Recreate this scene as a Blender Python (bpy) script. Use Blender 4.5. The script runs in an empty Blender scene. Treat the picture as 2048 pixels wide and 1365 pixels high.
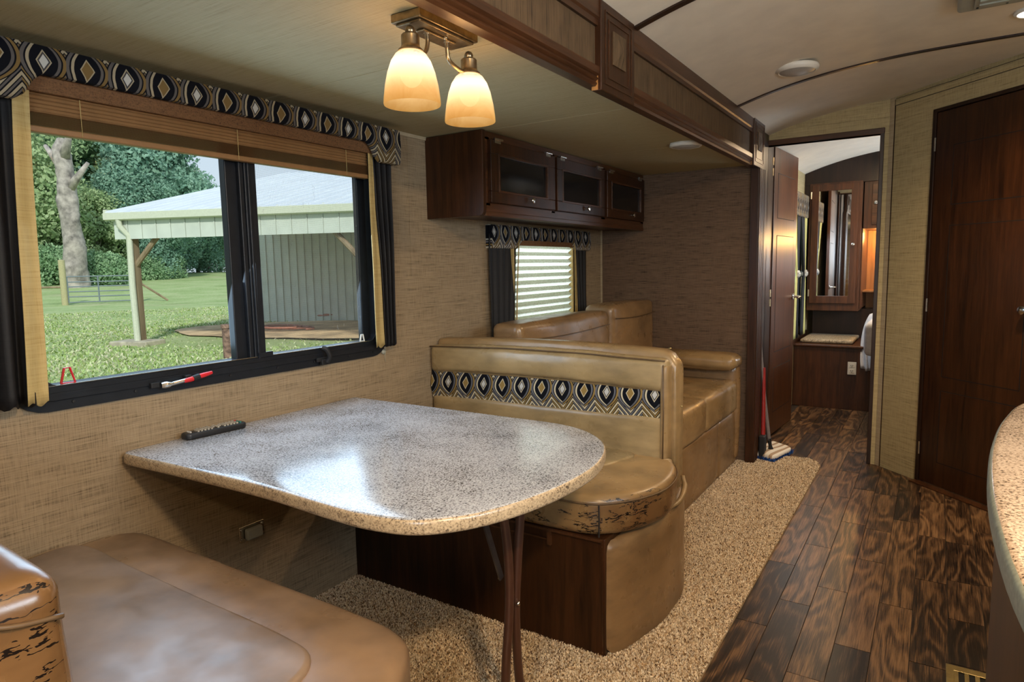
import bpy, bmesh, math, random
import numpy as np
from mathutils import Vector, Matrix, noise

random.seed(7); np.random.seed(7)
S = bpy.context.scene
COL = S.collection
R = math.radians

# ------------------------------------------------------------------ camera
cam_d = bpy.data.cameras.new('camera'); cam = bpy.data.objects.new('camera', cam_d); COL.objects.link(cam)
cam_d.sensor_width = 36.0; cam_d.lens = 1312.0 / 2048 * 36.0; cam_d.clip_start = .02; cam_d.clip_end = 600
_y, _p, _r = R(32.9), R(6.43), R(-1.063)
_f = Vector((-math.sin(_y)*math.cos(_p), math.cos(_y)*math.cos(_p), -math.sin(_p)))
_rt = Vector((math.cos(_y), math.sin(_y), 0)); _u = _rt.cross(_f)
_r2 = _rt*math.cos(_r) + _u*math.sin(_r); _u2 = -_rt*math.sin(_r) + _u*math.cos(_r)
cam.matrix_world = Matrix(((_r2.x, _u2.x, -_f.x, 1.9065), (_r2.y, _u2.y, -_f.y, 0), (_r2.z, _u2.z, -_f.z, 1.23), (0, 0, 0, 1)))
S.camera = cam

# ------------------------------------------------------------------ exposure, sky, sun, daylight, ceiling lamps, added fill
S.view_settings.view_transform = 'Standard'; S.view_settings.look = 'None'
S.view_settings.gamma = 1; S.view_settings.use_curve_mapping = False
S.view_settings.exposure = 0.0
S.cycles.use_denoising = True
S.cycles.max_bounces = 8; S.cycles.diffuse_bounces = 4; S.cycles.glossy_bounces = 4
S.cycles.transparent_max_bounces = 24; S.cycles.transmission_bounces = 6
S.cycles.caustics_reflective = False; S.cycles.caustics_refractive = False
S.cycles.sample_clamp_indirect = 3.0

W = bpy.data.worlds.new('world'); S.world = W; W.use_nodes = True
wn = W.node_tree.nodes; wl = W.node_tree.links; wn.clear()
_o = wn.new('ShaderNodeOutputWorld'); _b = wn.new('ShaderNodeBackground'); _tc = wn.new('ShaderNodeTexCoord')
_sx = wn.new('ShaderNodeSeparateXYZ'); _cr = wn.new('ShaderNodeValToRGB')
wl.new(_tc.outputs['Generated'], _sx.inputs[0]); wl.new(_sx.outputs['Z'], _cr.inputs[0])
_cr.color_ramp.elements[0].position = 0.0; _cr.color_ramp.elements[0].color = (.74, .82, .88, 1)
_cr.color_ramp.elements[1].position = .7; _cr.color_ramp.elements[1].color = (.50, .66, .88, 1)
wl.new(_cr.outputs[0], _b.inputs[0]); _b.inputs[1].default_value = 1.05; wl.new(_b.outputs[0], _o.inputs[0])

def light(name, kind, loc, power, color, size=.1, size_y=None, target=None, **kw):
    d = bpy.data.lights.new(name, kind); o = bpy.data.objects.new(name, d); COL.objects.link(o)
    o.location = loc; d.energy = power; d.color = color
    if kind == 'AREA':
        d.size = size
        if size_y: d.shape = 'RECTANGLE'; d.size_y = size_y
    elif kind == 'SUN': d.angle = size
    else: d.shadow_soft_size = size
    if target is not None:
        o.rotation_euler = (Vector(target) - Vector(loc)).to_track_quat('-Z', 'Y').to_euler()
    for k, v in kw.items(): setattr(d, k, v)
    return o

light('sun', 'SUN', (20, -10, 30), 3.4, (1, .95, .86), R(5), target=(20-8, -10+7, 30-7.5))
# window daylight; the galley and rear ones are added cool fill, out of view
light('daylight_main_window', 'AREA', (.022, 1.31, 1.26), 10, (.58, .78, 1), 1.12, .60, target=(1, 1.31, .86))
light('cool_fill_galley', 'AREA', (3.22, .9, 1.45), 40, (.74, .87, 1), 1.1, .6, target=(1.5, 1.0, .9))
light('cool_fill_rear', 'AREA', (2.1, -1.56, 1.35), 44, (.78, .89, 1), 1.0, .7, target=(1.2, 1.5, .6))
light('daylight_bedroom_window', 'AREA', (2.85, 6.0, 1.35), 42, (.74, .86, 1), .9, .6, target=(1.0, 5.9, .8))
light('daylight_bedroom_side', 'AREA', (.93, 5.75, 1.3), 5, (.78, .9, 1), .35, .6, target=(2, 5.5, .6))
# warm lamps; the galley and rear ones are added fill behind the camera
WARM = (1, .70, .40)
light('daylight_sofa_window', 'AREA', (-.55, 3.27, 1.75), 19, (.85, .93, 1), .7, .5, target=(0, 3.27, 1.08))
light('lamp_puck', 'SPOT', (2.168, 3.245, 2.120), 80, WARM, .05, target=(2.0, 3.2, 0), spot_size=R(150), spot_blend=.8)
light('warm_fill_galley', 'AREA', (2.5, .2, 2.09), 46, WARM, .16, target=(2.3, .6, 0))
light('warm_fill_rear', 'AREA', (1.7, -.9, 2.08), 13, WARM, .16, target=(1.7, -.5, 0))
light('lamp_nook', 'POINT', (1.50, 6.62, 1.44), 13, (1, .55, .16), .03)
light('lamp_bedroom', 'AREA', (1.6, 5.4, 2.06), 17, WARM, .15, target=(1.6, 5.4, 0))

# ------------------------------------------------------------------ node helpers
class V:
    """a scalar socket with arithmetic"""
    T = None
    def __init__(s, sock): s.s = sock
    @staticmethod
    def op(o, *a, clamp=False):
        n = V.T.nodes.new('ShaderNodeMath'); n.operation = o; n.use_clamp = clamp
        for i, x in enumerate(a):
            if isinstance(x, V): V.T.links.new(x.s, n.inputs[i])
            else: n.inputs[i].default_value = x
        return V(n.outputs[0])
    def __add__(s, o): return V.op('ADD', s, o)
    __radd__ = __add__
    def __sub__(s, o): return V.op('SUBTRACT', s, o)
    def __rsub__(s, o): return V.op('SUBTRACT', o, s)
    def __mul__(s, o): return V.op('MULTIPLY', s, o)
    __rmul__ = __mul__
    def __truediv__(s, o): return V.op('DIVIDE', s, o)
    def gt(s, o): return V.op('GREATER_THAN', s, o)
    def lt(s, o): return V.op('LESS_THAN', s, o)
    def abs(s): return V.op('ABSOLUTE', s)
    def fract(s): return V.op('FRACT', s)
    def clamp(s): return V.op('ADD', s, 0.0, clamp=True)
    def pow(s, o): return V.op('POWER', s, o)
    def max(s, o): return V.op('MAXIMUM', s, o)
    def min(s, o): return V.op('MINIMUM', s, o)
    def band(s, a, b): return s.gt(a) * s.lt(b)

def new_mat(name):
    m = bpy.data.materials.new(name); m.use_nodes = True; t = m.node_tree; t.nodes.clear(); V.T = t
    out = t.nodes.new('ShaderNodeOutputMaterial'); p = t.nodes.new('ShaderNodeBsdfPrincipled')
    t.links.new(p.outputs[0], out.inputs[0]); m['p'] = p.name
    return m, t, p, out

def coords(t, kind='Object'):
    tc = t.nodes.new('ShaderNodeTexCoord'); return tc.outputs[kind]
def xyz(t, sock=None):
    s = t.nodes.new('ShaderNodeSeparateXYZ'); t.links.new(sock or coords(t), s.inputs[0])
    return V(s.outputs[0]), V(s.outputs[1]), V(s.outputs[2])
def vec(t, x, y, z):
    c = t.nodes.new('ShaderNodeCombineXYZ')
    for i, a in enumerate((x, y, z)):
        if isinstance(a, V): t.links.new(a.s, c.inputs[i])
        else: c.inputs[i].default_value = a
    return c.outputs[0]
def mapped(t, scale, src=None, loc=(0, 0, 0)):
    m = t.nodes.new('ShaderNodeMapping'); t.links.new(src or coords(t), m.inputs[0])
    m.inputs['Scale'].default_value = scale; m.inputs['Location'].default_value = loc
    return m.outputs[0]
def nz(t, src, scale=1, detail=4, rough=.55, dist=0):
    n = t.nodes.new('ShaderNodeTexNoise'); t.links.new(src, n.inputs['Vector'])
    n.inputs['Scale'].default_value = scale; n.inputs['Detail'].default_value = detail
    n.inputs['Roughness'].default_value = rough; n.inputs['Distortion'].default_value = dist
    return V(n.outputs['Fac'])
def ramp(t, fac, stops):
    r = t.nodes.new('ShaderNodeValToRGB'); t.links.new(fac.s, r.inputs[0]); e = r.color_ramp.elements
    while len(e) > 1: e.remove(e[-1])
    for i, (p, c) in enumerate(stops):
        k = e[0] if i == 0 else e.new(p)
        k.position = p; k.color = (*c, 1) if len(c) == 3 else c
    return r.outputs[0]
def mix(t, fac, a, b, mode='MIX'):
    n = t.nodes.new('ShaderNodeMix'); n.data_type = 'RGBA'; n.blend_type = mode
    f = [i for i in n.inputs if i.name == 'Factor' and i.type == 'VALUE'][0]
    A = [i for i in n.inputs if i.name == 'A' and i.type == 'RGBA'][0]; B = [i for i in n.inputs if i.name == 'B' and i.type == 'RGBA'][0]
    if isinstance(fac, V): t.links.new(fac.s, f)
    else: f.default_value = fac
    for sk, x in ((A, a), (B, b)):
        if isinstance(x, tuple): sk.default_value = (*x, 1)
        else: t.links.new(x, sk)
    return [o for o in n.outputs if o.type == 'RGBA'][0]
def bump(t, p, h, strength=.3, dist=.002):
    b = t.nodes.new('ShaderNodeBump'); t.links.new(h.s, b.inputs['Height'])
    b.inputs['Strength'].default_value = strength; b.inputs['Distance'].default_value = dist
    t.links.new(b.outputs[0], p.inputs['Normal'])
def setp(p, **k):
    for n, v in k.items(): p.inputs[n.replace('_', ' ')].default_value = v

def simple(name, col, rough=.5, metal=0, spec=.5, noise_amt=.08, nscale=30, coat=0):
    m, t, p, o = new_mat(name)
    f = nz(t, mapped(t, (1, 1, 1)), nscale)
    a = tuple(c*(1-noise_amt*2) for c in col); b = tuple(min(1, c*(1+noise_amt*2)) for c in col)
    t.links.new(ramp(t, f, [(.3, a), (.7, b)]), p.inputs['Base Color'])
    setp(p, Roughness=rough, Metallic=metal, Coat_Weight=coat); p.inputs['Specular IOR Level'].default_value = spec
    return m

def wallpaper(name, dark, lite, hs=(9, 9, 300), vs=(330, 330, 16), vw=.55, rough=.75, sheen=0):
    m, t, p, o = new_mat(name)
    c = coords(t)
    h = nz(t, mapped(t, hs, c), 1, 3, .6); h2 = nz(t, mapped(t, tuple(k*.33 for k in hs), c), 1, 2, .5)
    v = nz(t, mapped(t, vs, c), 1, 3, .6); big = nz(t, c, 2.2, 2)
    f = (h-.5)*(.80-vw*.5) + .5 + (h2-.5)*.20 + (v-.5)*vw*.70 + (big-.5)*.06
    t.links.new(ramp(t, f, [(.34, dark), (.48, tuple((a*.35+b*.65) for a, b in zip(dark, lite))), (.66, lite)]), p.inputs['Base Color'])
    setp(p, Roughness=rough); p.inputs['Specular IOR Level'].default_value = .3
    bump(t, p, f, .35, .0015)
    return m

def wood(name, dark, lite, axis='z', rough=.36, scale=1.0, coat=.06):
    m, t, p, o = new_mat(name)
    sc = {'z': (38, 38, 2.2), 'y': (38, 2.2, 38), 'x': (2.2, 38, 38)}[axis]
    sc = tuple(k*scale for k in sc)
    c = mapped(t, sc)
    a = nz(t, c, 1, 5, .6, .6); b = nz(t, mapped(t, tuple(k*4.5 for k in sc)), 1, 3, .6); g = nz(t, mapped(t, tuple(k*.2 for k in sc)), 1, 2)
    f = a*.5 + b*.25 + g*.25
    t.links.new(ramp(t, f, [(.36, dark), (.62, lite)]), p.inputs['Base Color'])
    setp(p, Roughness=rough, Coat_Weight=coat, Coat_Roughness=.25); p.inputs['Specular IOR Level'].default_value = .38; bump(t, p, b, .12, .0006)
    return m

M = {}
M['wall'] = wallpaper('linen_wallpaper', (.115, .080, .045), (.355, .268, .168))
M['wall_y'] = wallpaper('linen_wallpaper_straw', (.20, .155, .075), (.46, .375, .205))
M['wall_trim'] = wallpaper('linen_trim', (.27, .21, .12), (.46, .38, .26))
M['accent'] = wallpaper('dark_grasscloth', (.030, .017, .009), (.165, .105, .066), hs=(12, 12, 260), vs=(200, 200, 18), vw=.3)
M['slide_ceiling'] = wallpaper('linen_ceiling_panel', (.325, .275, .150), (.455, .40, .245), hs=(8, 330, 330), vs=(300, 25, 25), vw=.35)
M['fascia_cloth'] = wallpaper('vertical_grasscloth', (.026, .016, .008), (.125, .078, .040), hs=(14, 60, 14), vs=(10, 420, 6), vw=1.0)
M['ceiling'] = simple('cream_ceiling_board', (.78, .715, .60), .6, noise_amt=.03, nscale=8)
M['wood'] = wood('dark_cherry_wood', (.0085, .003, .0012), (.052, .0175, .0052))
M['wood_red'] = wood('red_cherry_wood', (.024, .0085, .0036), (.098, .034, .0125))
M['wood_y'] = wood('dark_cherry_rail', (.022, .008, .0032), (.090, .034, .0125), 'y')
M['wood_x'] = wood('dark_cherry_cross', (.018, .007, .003), (.085, .033, .013), 'x')
M['wood_black'] = wood('near_black_wood', (.008, .0035, .002), (.030, .0125, .006))
M['raw_wood'] = wood('raw_wood_edge', (.30, .14, .04), (.45, .22, .07), 'z')
M['white_plastic'] = simple('white_plastic', (.72, .70, .64), .4, noise_amt=.02)
M['grey_plastic'] = simple('grey_green_plastic', (.33, .33, .27), .5, noise_amt=.03)
M['black_metal'] = simple('black_window_frame', (.009, .011, .015), .42, noise_amt=.1, spec=.3)
M['black_rubber'] = simple('black_rubber', (.006, .006, .007), .6)
M['chrome'] = simple('brushed_nickel', (.62, .60, .56), .22, 1, noise_amt=.05)
M['bronze'] = simple('antique_bronze', (.33, .25, .15), .30, .95, noise_amt=.15, nscale=60)
M['black_cloth'] = wallpaper('black_curtain_cloth', (.004, .0035, .004), (.010, .009, .0095), rough=.6)
M['gold_cloth'] = wallpaper('gold_lining_cloth', (.38, .27, .10), (.50, .38, .165), rough=.6)
M['brown_weave'] = wallpaper('brown_boucle', (.045, .018, .008), (.20, .10, .042), hs=(170, 170, 400), vs=(400, 400, 170), vw=.5)
M['blind_slat'] = simple('brown_blind_slat', (.26, .135, .055), .4, noise_amt=.05)
M['red_plastic'] = simple('red_plastic', (.55, .012, .018), .3, noise_amt=.05)
M['brass'] = simple('aged_brass', (.40, .32, .15), .35, .9, noise_amt=.1)
M['dark_void'] = simple('black_void', (.003, .003, .003), .8)
M['tube_brown'] = simple('brown_powder_coat', (.070, .030, .018), .28, .2, noise_amt=.05, coat=.3)
M['dark_glass'] = simple('smoked_door_glass', (.006, .006, .006), .12, noise_amt=.02)
M['edge_foam'] = simple('dark_edge', (.02, .015, .012), .6)

def granite(name, base=((.035, .035, .040), (.23, .23, .24), (.46, .475, .50)), sc=1.0, rough=.17):
    m, t, p, o = new_mat(name)
    c = coords(t)
    a = nz(t, mapped(t, (260*sc, 200*sc, 260*sc), c), 1, 2, .6, .4)
    b = nz(t, mapped(t, (90*sc, 70*sc, 90*sc), c), 1, 3, .6)
    g = nz(t, c, 7*sc, 3)
    f = a*.72 + b*.22 + (g-.5)*.22
    t.links.new(ramp(t, f, [(.33, base[0]), (.405, base[1]), (.50, base[2]), (.66, tuple(min(1, k*1.25) for k in base[2]))]), p.inputs['Base Color'])
    setp(p, Roughness=rough); p.inputs['Specular IOR Level'].default_value = .75
    return m
M['granite'] = granite('speckled_granite_laminate')
M['granite_tan'] = granite('tan_granite_laminate', ((.06, .04, .025), (.34, .245, .165), (.55, .42, .30)))
M['granite_edge'] = granite('speckled_granite_edge', ((.06, .04, .025), (.30, .215, .13), (.46, .35, .22)), rough=.3)

def leather(name, base=(.265, .170, .076), crack=None, rough=.30):
    m, t, p, o = new_mat(name)
    c = coords(t)
    a = nz(t, c, 4, 4, .5); b = nz(t, mapped(t, (3, 3, 9), c), 4, 3); fine = nz(t, c, 260, 3)
    d = tuple(k*.72 for k in base); l = tuple(min(1, k*1.25) for k in base)
    col = ramp(t, a*.6 + b*.4, [(.36, d), (.5, base), (.64, l)])
    if crack:
        X, Y, Z = xyz(t, c)
        msk = crack(t, X, Y, Z)
        j1 = mixv(t, c, 70, .006)
        rg1 = (nz(t, mapped(t, (7, 7, 30), j1), 1, 5, .6) - .5).abs().lt(.013); rg2 = (nz(t, mapped(t, (22, 22, 9), j1), 1, 4, .6) - .5).abs().lt(.007)
        g1 = nz(t, c, 13, 3); n3 = nz(t, mapped(t, (1, 1, 2.5), j1), 17, 4, .7)
        cr = (rg1*g1.gt(.47)).max(rg2*g1.gt(.60))*msk.gt(.30)
        cr = cr.max((n3 + msk*.10).gt(.74)*msk.gt(.5))
        stain_shade = (msk * (nz(t, c, 9, 3)*1.5 + .25)).clamp() * .92  # wear stain, deepened to paint shade onto the far seat's side
        col = mix(t, stain_shade, col, (base[0]*.38, base[1]*.27, base[2]*.20))
        col = mix(t, cr, col, (.010, .006, .004))
        bump(t, p, fine*.08 + a*.8 - cr*1.2, .3, .003)
    else:
        bump(t, p, fine*.06 + a, .2, .003)
    t.links.new(col, p.inputs['Base Color'])
    rg = ramp(t, nz(t, c, 9, 3), [(.35, (rough*.8,)*3), (.65, (rough*1.5,)*3)])
    t.links.new(rg, p.inputs['Roughness']); p.inputs['Specular IOR Level'].default_value = .55
    setp(p, Coat_Weight=.12, Coat_Roughness=.2)
    return m
def mixv(t, c, sc, amt):
    """coordinates jittered by noise"""
    n = t.nodes.new('ShaderNodeTexNoise'); t.links.new(c, n.inputs['Vector']); n.inputs['Scale'].default_value = sc
    s = t.nodes.new('ShaderNodeVectorMath'); s.operation = 'SCALE'; t.links.new(n.outputs['Color'], s.inputs[0]); s.inputs['Scale'].default_value = amt
    a = t.nodes.new('ShaderNodeVectorMath'); a.operation = 'ADD'; t.links.new(c, a.inputs[0]); t.links.new(s.outputs[0], a.inputs[1])
    return a.outputs[0]
M['leather'] = leather('tan_leather')
M['leather_pale'] = leather('pale_tan_leather', (.30, .215, .105), rough=.28)
M['leather_dk'] = leather('brown_leather', (.215, .130, .060))
M['thread'] = simple('seam_thread', (.10, .058, .025), .5)

def ogee(name, ax, period, zc, gold=(.235, .155, .05), cream=(.50, .44, .31), slate=(.115, .118, .135), black=(.0045, .005, .008), uo=0.0, slope=0.0):
    """woven ogee pattern: nested pointed eyes over chevrons; ax = axis it repeats along"""
    m, t, p, o = new_mat(name)
    X, Y, Z = xyz(t)
    u = (X if ax == 'x' else Y) / period + uo
    fr = u.fract(); a = (fr - .5).abs() * 2.0          # 0 eye centre, 1 between
    par = ((u*.5).fract()).gt(.5)
    side = fr.gt(.5)
    tt = (Z - zc - X*slope) / period
    tv = V.op('PINGPONG', tt + 2.6*4 + 1.3*0, 1.3*1) if False else tt
    q = tv.abs()
    k = a + q*q*2.3                                   # nested eyes
    dm = a + q*1.25                                    # diamond
    ch = tv*-1.0 - (1 - a)*.62                   # chevrons, apex up between the eyes
    chf = (ch*3.9 + .30).fract()
    base = mix(t, V.op('GREATER_THAN', chf, .62), black, cream)
    base = mix(t, chf.band(.14, .42), base, mix(t, par, slate, gold))
    inside = k.lt(1.18)
    eye = mix(t, k.lt(1.10), base, black)
    eye = mix(t, k.band(.86, 1.03), eye, mix(t, side, slate, gold))
    eye = mix(t, k.band(.64, .78), eye, mix(t, side, cream, slate))
    eye = mix(t, dm.lt(.36), eye, cream)
    eye = mix(t, dm.lt(.295), eye, mix(t, par, gold, (.05, .048, .05)))
    eye = mix(t, dm.lt(.215), eye, mix(t, par, gold, (.45, .45, .43)))
    t.links.new(eye, p.inputs['Base Color'])
    setp(p, Roughness=.85); p.inputs['Specular IOR Level'].default_value = .12
    bump(t, p, nz(t, coords(t), 500, 2), .4, .001)
    return m

def emit(name, col, strength):
    m = bpy.data.materials.new(name); m.use_nodes = True; t = m.node_tree; t.nodes.clear()
    o = t.nodes.new('ShaderNodeOutputMaterial'); e = t.nodes.new('ShaderNodeEmission')
    e.inputs[0].default_value = (*col, 1); e.inputs[1].default_value = strength; t.links.new(e.outputs[0], o.inputs[0])
    return m
M['lamp_on'] = emit('lit_lamp_lens', (1, .88, .70), 6)
M['bulb'] = emit('lit_bulb', (1, .88, .62), 1.8)

def clear_glass(name, tint=(.93, .96, .97), refl=.06):
    m = bpy.data.materials.new(name); m.use_nodes = True; t = m.node_tree; t.nodes.clear()
    o = t.nodes.new('ShaderNodeOutputMaterial'); a = t.nodes.new('ShaderNodeBsdfTransparent'); g = t.nodes.new('ShaderNodeBsdfGlossy')
    a.inputs[0].default_value = (*tint, 1); g.inputs['Roughness'].default_value = .03
    mx = t.nodes.new('ShaderNodeMixShader'); fz = t.nodes.new('ShaderNodeFresnel'); fz.inputs[0].default_value = 1.06
    t.links.new(fz.outputs[0], mx.inputs[0]); t.links.new(a.outputs[0], mx.inputs[1]); t.links.new(g.outputs[0], mx.inputs[2])
    t.links.new(mx.outputs[0], o.inputs[0]); return m
M['glass'] = clear_glass('window_glass')
def screen_mat():
    m = bpy.data.materials.new('insect_screen'); m.use_nodes = True; t = m.node_tree; t.nodes.clear(); V.T = t
    o = t.nodes.new('ShaderNodeOutputMaterial'); a = t.nodes.new('ShaderNodeBsdfTransparent'); g = t.nodes.new('ShaderNodeBsdfDiffuse')
    g.inputs[0].default_value = (.40, .42, .42, 1)
    X, Y, Z = xyz(t)
    w = ((Y/.0036).fract().lt(.16)).max((Z/.0036).fract().lt(.16))
    dust = nz(t, mapped(t, (20, 20, 8)), 3, 6, .75)
    f = (w*.55 + dust.gt(.64)*.25).clamp() * .8
    mx = t.nodes.new('ShaderNodeMixShader'); t.links.new(f.s, mx.inputs[0]); t.links.new(a.outputs[0], mx.inputs[1]); t.links.new(g.outputs[0], mx.inputs[2])
    t.links.new(mx.outputs[0], o.inputs[0]); return m
M['screen'] = screen_mat()
def translucent(name, c1, c2, scale=40, trans=.5, stretch=(1, 1, 1), rough=.6, emis=None, clear=0):
    m = bpy.data.materials.new(name); m.use_nodes = True; t = m.node_tree; t.nodes.clear(); V.T = t
    o = t.nodes.new('ShaderNodeOutputMaterial'); d = t.nodes.new('ShaderNodeBsdfDiffuse'); tr = t.nodes.new('ShaderNodeBsdfTranslucent')
    mx = t.nodes.new('ShaderNodeMixShader'); mx.inputs[0].default_value = trans
    f = nz(t, mapped(t, stretch), scale, 5, .65, .8); c = ramp(t, f, [(.35, c1), (.65, c2)])
    t.links.new(c, d.inputs[0]); t.links.new(c, tr.inputs[0]); t.links.new(d.outputs[0], mx.inputs[1]); t.links.new(tr.outputs[0], mx.inputs[2])
    out = mx.outputs[0]
    if emis:
        e = t.nodes.new('ShaderNodeEmission'); X, Y, Z = xyz(t)
        # alabaster glass glows most round the bulb
        g = (1.0 - ((Z - emis[3])/emis[4]).abs()).clamp().pow(1.6)
        ec = mix(t, (g*1.1).clamp(), ramp(t, f, [(.3, emis[0]), (.7, emis[1])]), (1, .87, .60)); t.links.new(ec, e.inputs[0])
        st = g*(emis[2] - .72) + .72
        t.links.new(st.s, e.inputs[1])
        ad = t.nodes.new('ShaderNodeAddShader'); t.links.new(out, ad.inputs[0]); t.links.new(e.outputs[0], ad.inputs[1]); out = ad.outputs[0]
    if clear:
        tp = t.nodes.new('ShaderNodeBsdfTransparent'); tp.inputs[0].default_value = (1, .86, .66, 1); m2 = t.nodes.new('ShaderNodeMixShader'); m2.inputs[0].default_value = clear
        t.links.new(out, m2.inputs[1]); t.links.new(tp.outputs[0], m2.inputs[2]); out = m2.outputs[0]
    t.links.new(out, o.inputs[0]); return m
M['pleat'] = translucent('pleated_shade_cloth', (.62, .60, .46), (.86, .86, .78), 60, .72, (1, 1, 3))
M['shade_glass'] = translucent('alabaster_glass', (.030, .019, .008), (.040, .028, .014), 14, .5, (1, 1, 1), emis=((.82, .38, .07), (1, .58, .18), 2.5, -.112, .100), clear=.5)
M['leaf'] = None

# ------------------------------------------------------------------ mesh helpers
BASE = {}
def mk(name, bm, mat, parent=None, kind=None, bevel=0, smooth=False, label=None, seg=2, loc=None, angle=35):
    """link a bmesh (verts in world terms) as one object, under its thing"""
    base = BASE[parent.name] if parent else (Vector(loc) if loc is not None else Vector((0, 0, 0)))
    for v in bm.verts: v.co -= base
    bmesh.ops.recalc_face_normals(bm, faces=bm.faces) if not getattr(bm, 'norecalc', False) else None
    me = bpy.data.meshes.new(name); bm.to_mesh(me); bm.free()
    if smooth:
        for f in me.polygons: f.use_smooth = True
        if smooth == 'auto':
            try: me.set_sharp_from_angle(angle=R(angle))
            except Exception: pass
    if mat is not None: me.materials.append(M[mat] if isinstance(mat, str) else mat)
    o = bpy.data.objects.new(name, me); COL.objects.link(o)
    if parent: o.parent = parent
    else: o.location = base
    BASE[o.name] = base
    if kind: o['kind'] = kind
    if label: o['label'] = label
    if bevel:
        b = o.modifiers.new('bevel', 'BEVEL'); b.width = bevel; b.segments = seg; b.limit_method = 'ANGLE'; b.angle_limit = R(40)
        b.harden_normals = False
    return o
def thing(name, label, cat, loc, group=None, kind=None):
    o = bpy.data.objects.new(name, None); COL.objects.link(o); o.location = loc; o.empty_display_size = .05
    BASE[o.name] = Vector(loc)
    if label: o['label'] = label
    if cat: o['category'] = cat
    if group: o['group'] = group
    if kind: o['kind'] = kind
    return o
def tag(o, label, cat, group=None):
    o['label'] = label; o['category'] = cat
    if group: o['group'] = group
    return o
def B(*boxes):
    bm = bmesh.new()
    for lo, hi in boxes: box(bm, lo, hi)
    return bm
def box(bm, lo, hi, mat=None):
    lo, hi = [min(a, b) for a, b in zip(lo, hi)], [max(a, b) for a, b in zip(lo, hi)]
    vs = [bm.verts.new((x, y, z)) for x in (lo[0], hi[0]) for y in (lo[1], hi[1]) for z in (lo[2], hi[2])]
    if mat is not None:
        for v in vs: v.co = mat @ v.co
    for f in ((0, 1, 3, 2), (4, 6, 7, 5), (0, 4, 5, 1), (2, 3, 7, 6), (0, 2, 6, 4), (1, 5, 7, 3)):
        bm.faces.new([vs[i] for i in f])
def prism(bm, pts, axis, a, b):
    """extrude 2-D points along an axis; pts are the other two coordinates in x,y,z order"""
    def mkp(p, w):
        c = list(p); c.insert('xyz'.index(axis), w); return bm.verts.new(c)
    A = [mkp(p, a) for p in pts]; Bv = [mkp(p, b) for p in pts]; n = len(pts)
    bm.faces.new(A); bm.faces.new(Bv[::-1])
    for i in range(n): bm.faces.new((A[i], A[(i+1) % n], Bv[(i+1) % n], Bv[i]))
def cr(pts, n=6, closed=False):
    """Catmull-Rom through points"""
    P = [Vector(p) for p in pts]; out = []; m = len(P)
    for i in range(m if closed else m-1):
        p0 = P[(i-1) % m] if closed or i > 0 else P[0]*2 - P[1]
        p1, p2 = P[i], P[(i+1) % m]
        p3 = P[(i+2) % m] if closed or i+2 < m else P[-1]*2 - P[-2]
        for k in range(n):
            t = k/n
            out.append(.5*((2*p1) + (p2-p0)*t + (2*p0-5*p1+4*p2-p3)*t*t + (3*p1-p0-3*p2+p3)*t**3))
    if not closed: out.append(P[-1])
    return out
def tube(bm, pts, r, seg=10, cap=True):
    pts = [Vector(p) for p in pts]; rings = []; n = len(pts)
    up = None
    for i, p in enumerate(pts):
        d = (pts[min(i+1, n-1)] - pts[max(i-1, 0)]).normalized()
        if up is None: up = d.orthogonal().normalized()
        up = (up - d*up.dot(d)).normalized(); s = d.cross(up)
        rr = r[i] if isinstance(r, (list, tuple)) else r
        rings.append([bm.verts.new(p + (up*math.cos(a) + s*math.sin(a))*rr) for a in [k*2*math.pi/seg for k in range(seg)]])
    for a, b in zip(rings, rings[1:]):
        for k in range(seg): bm.faces.new((a[k], a[(k+1) % seg], b[(k+1) % seg], b[k]))
    if cap: bm.faces.new(rings[0][::-1]); bm.faces.new(rings[-1])
def lathe(bm, prof, c, seg=32, axis='z', cap=True):
    c = Vector(c); rings = []
    for r, h in prof:
        ring = []
        for k in range(seg):
            a = 2*math.pi*k/seg; x, y = r*math.cos(a), r*math.sin(a)
            ring.append(bm.verts.new(c + Vector({'z': (x, y, h), 'x': (h, x, y), 'y': (x, h, y)}[axis])))
        rings.append(ring)
    for a, b in zip(rings, rings[1:]):
        for k in range(seg): bm.faces.new((a[k], a[(k+1) % seg], b[(k+1) % seg], b[k]))
    if cap: bm.faces.new(rings[0][::-1]); bm.faces.new(rings[-1])
def ball(bm, c, r, sc=(1, 1, 1), seg=12):
    bmesh.ops.create_uvsphere(bm, u_segments=seg, v_segments=max(6, seg//2+2), radius=r, matrix=Matrix.Translation(c) @ Matrix.Diagonal((*sc, 1)))
def grid_face(bm, n1, n2, fn):
    g = [[bm.verts.new(fn(i/n1, j/n2)) for j in range(n2+1)] for i in range(n1+1)]
    for i in range(n1):
        for j in range(n2): bm.faces.new((g[i][j], g[i+1][j], g[i+1][j+1], g[i][j+1]))
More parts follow.
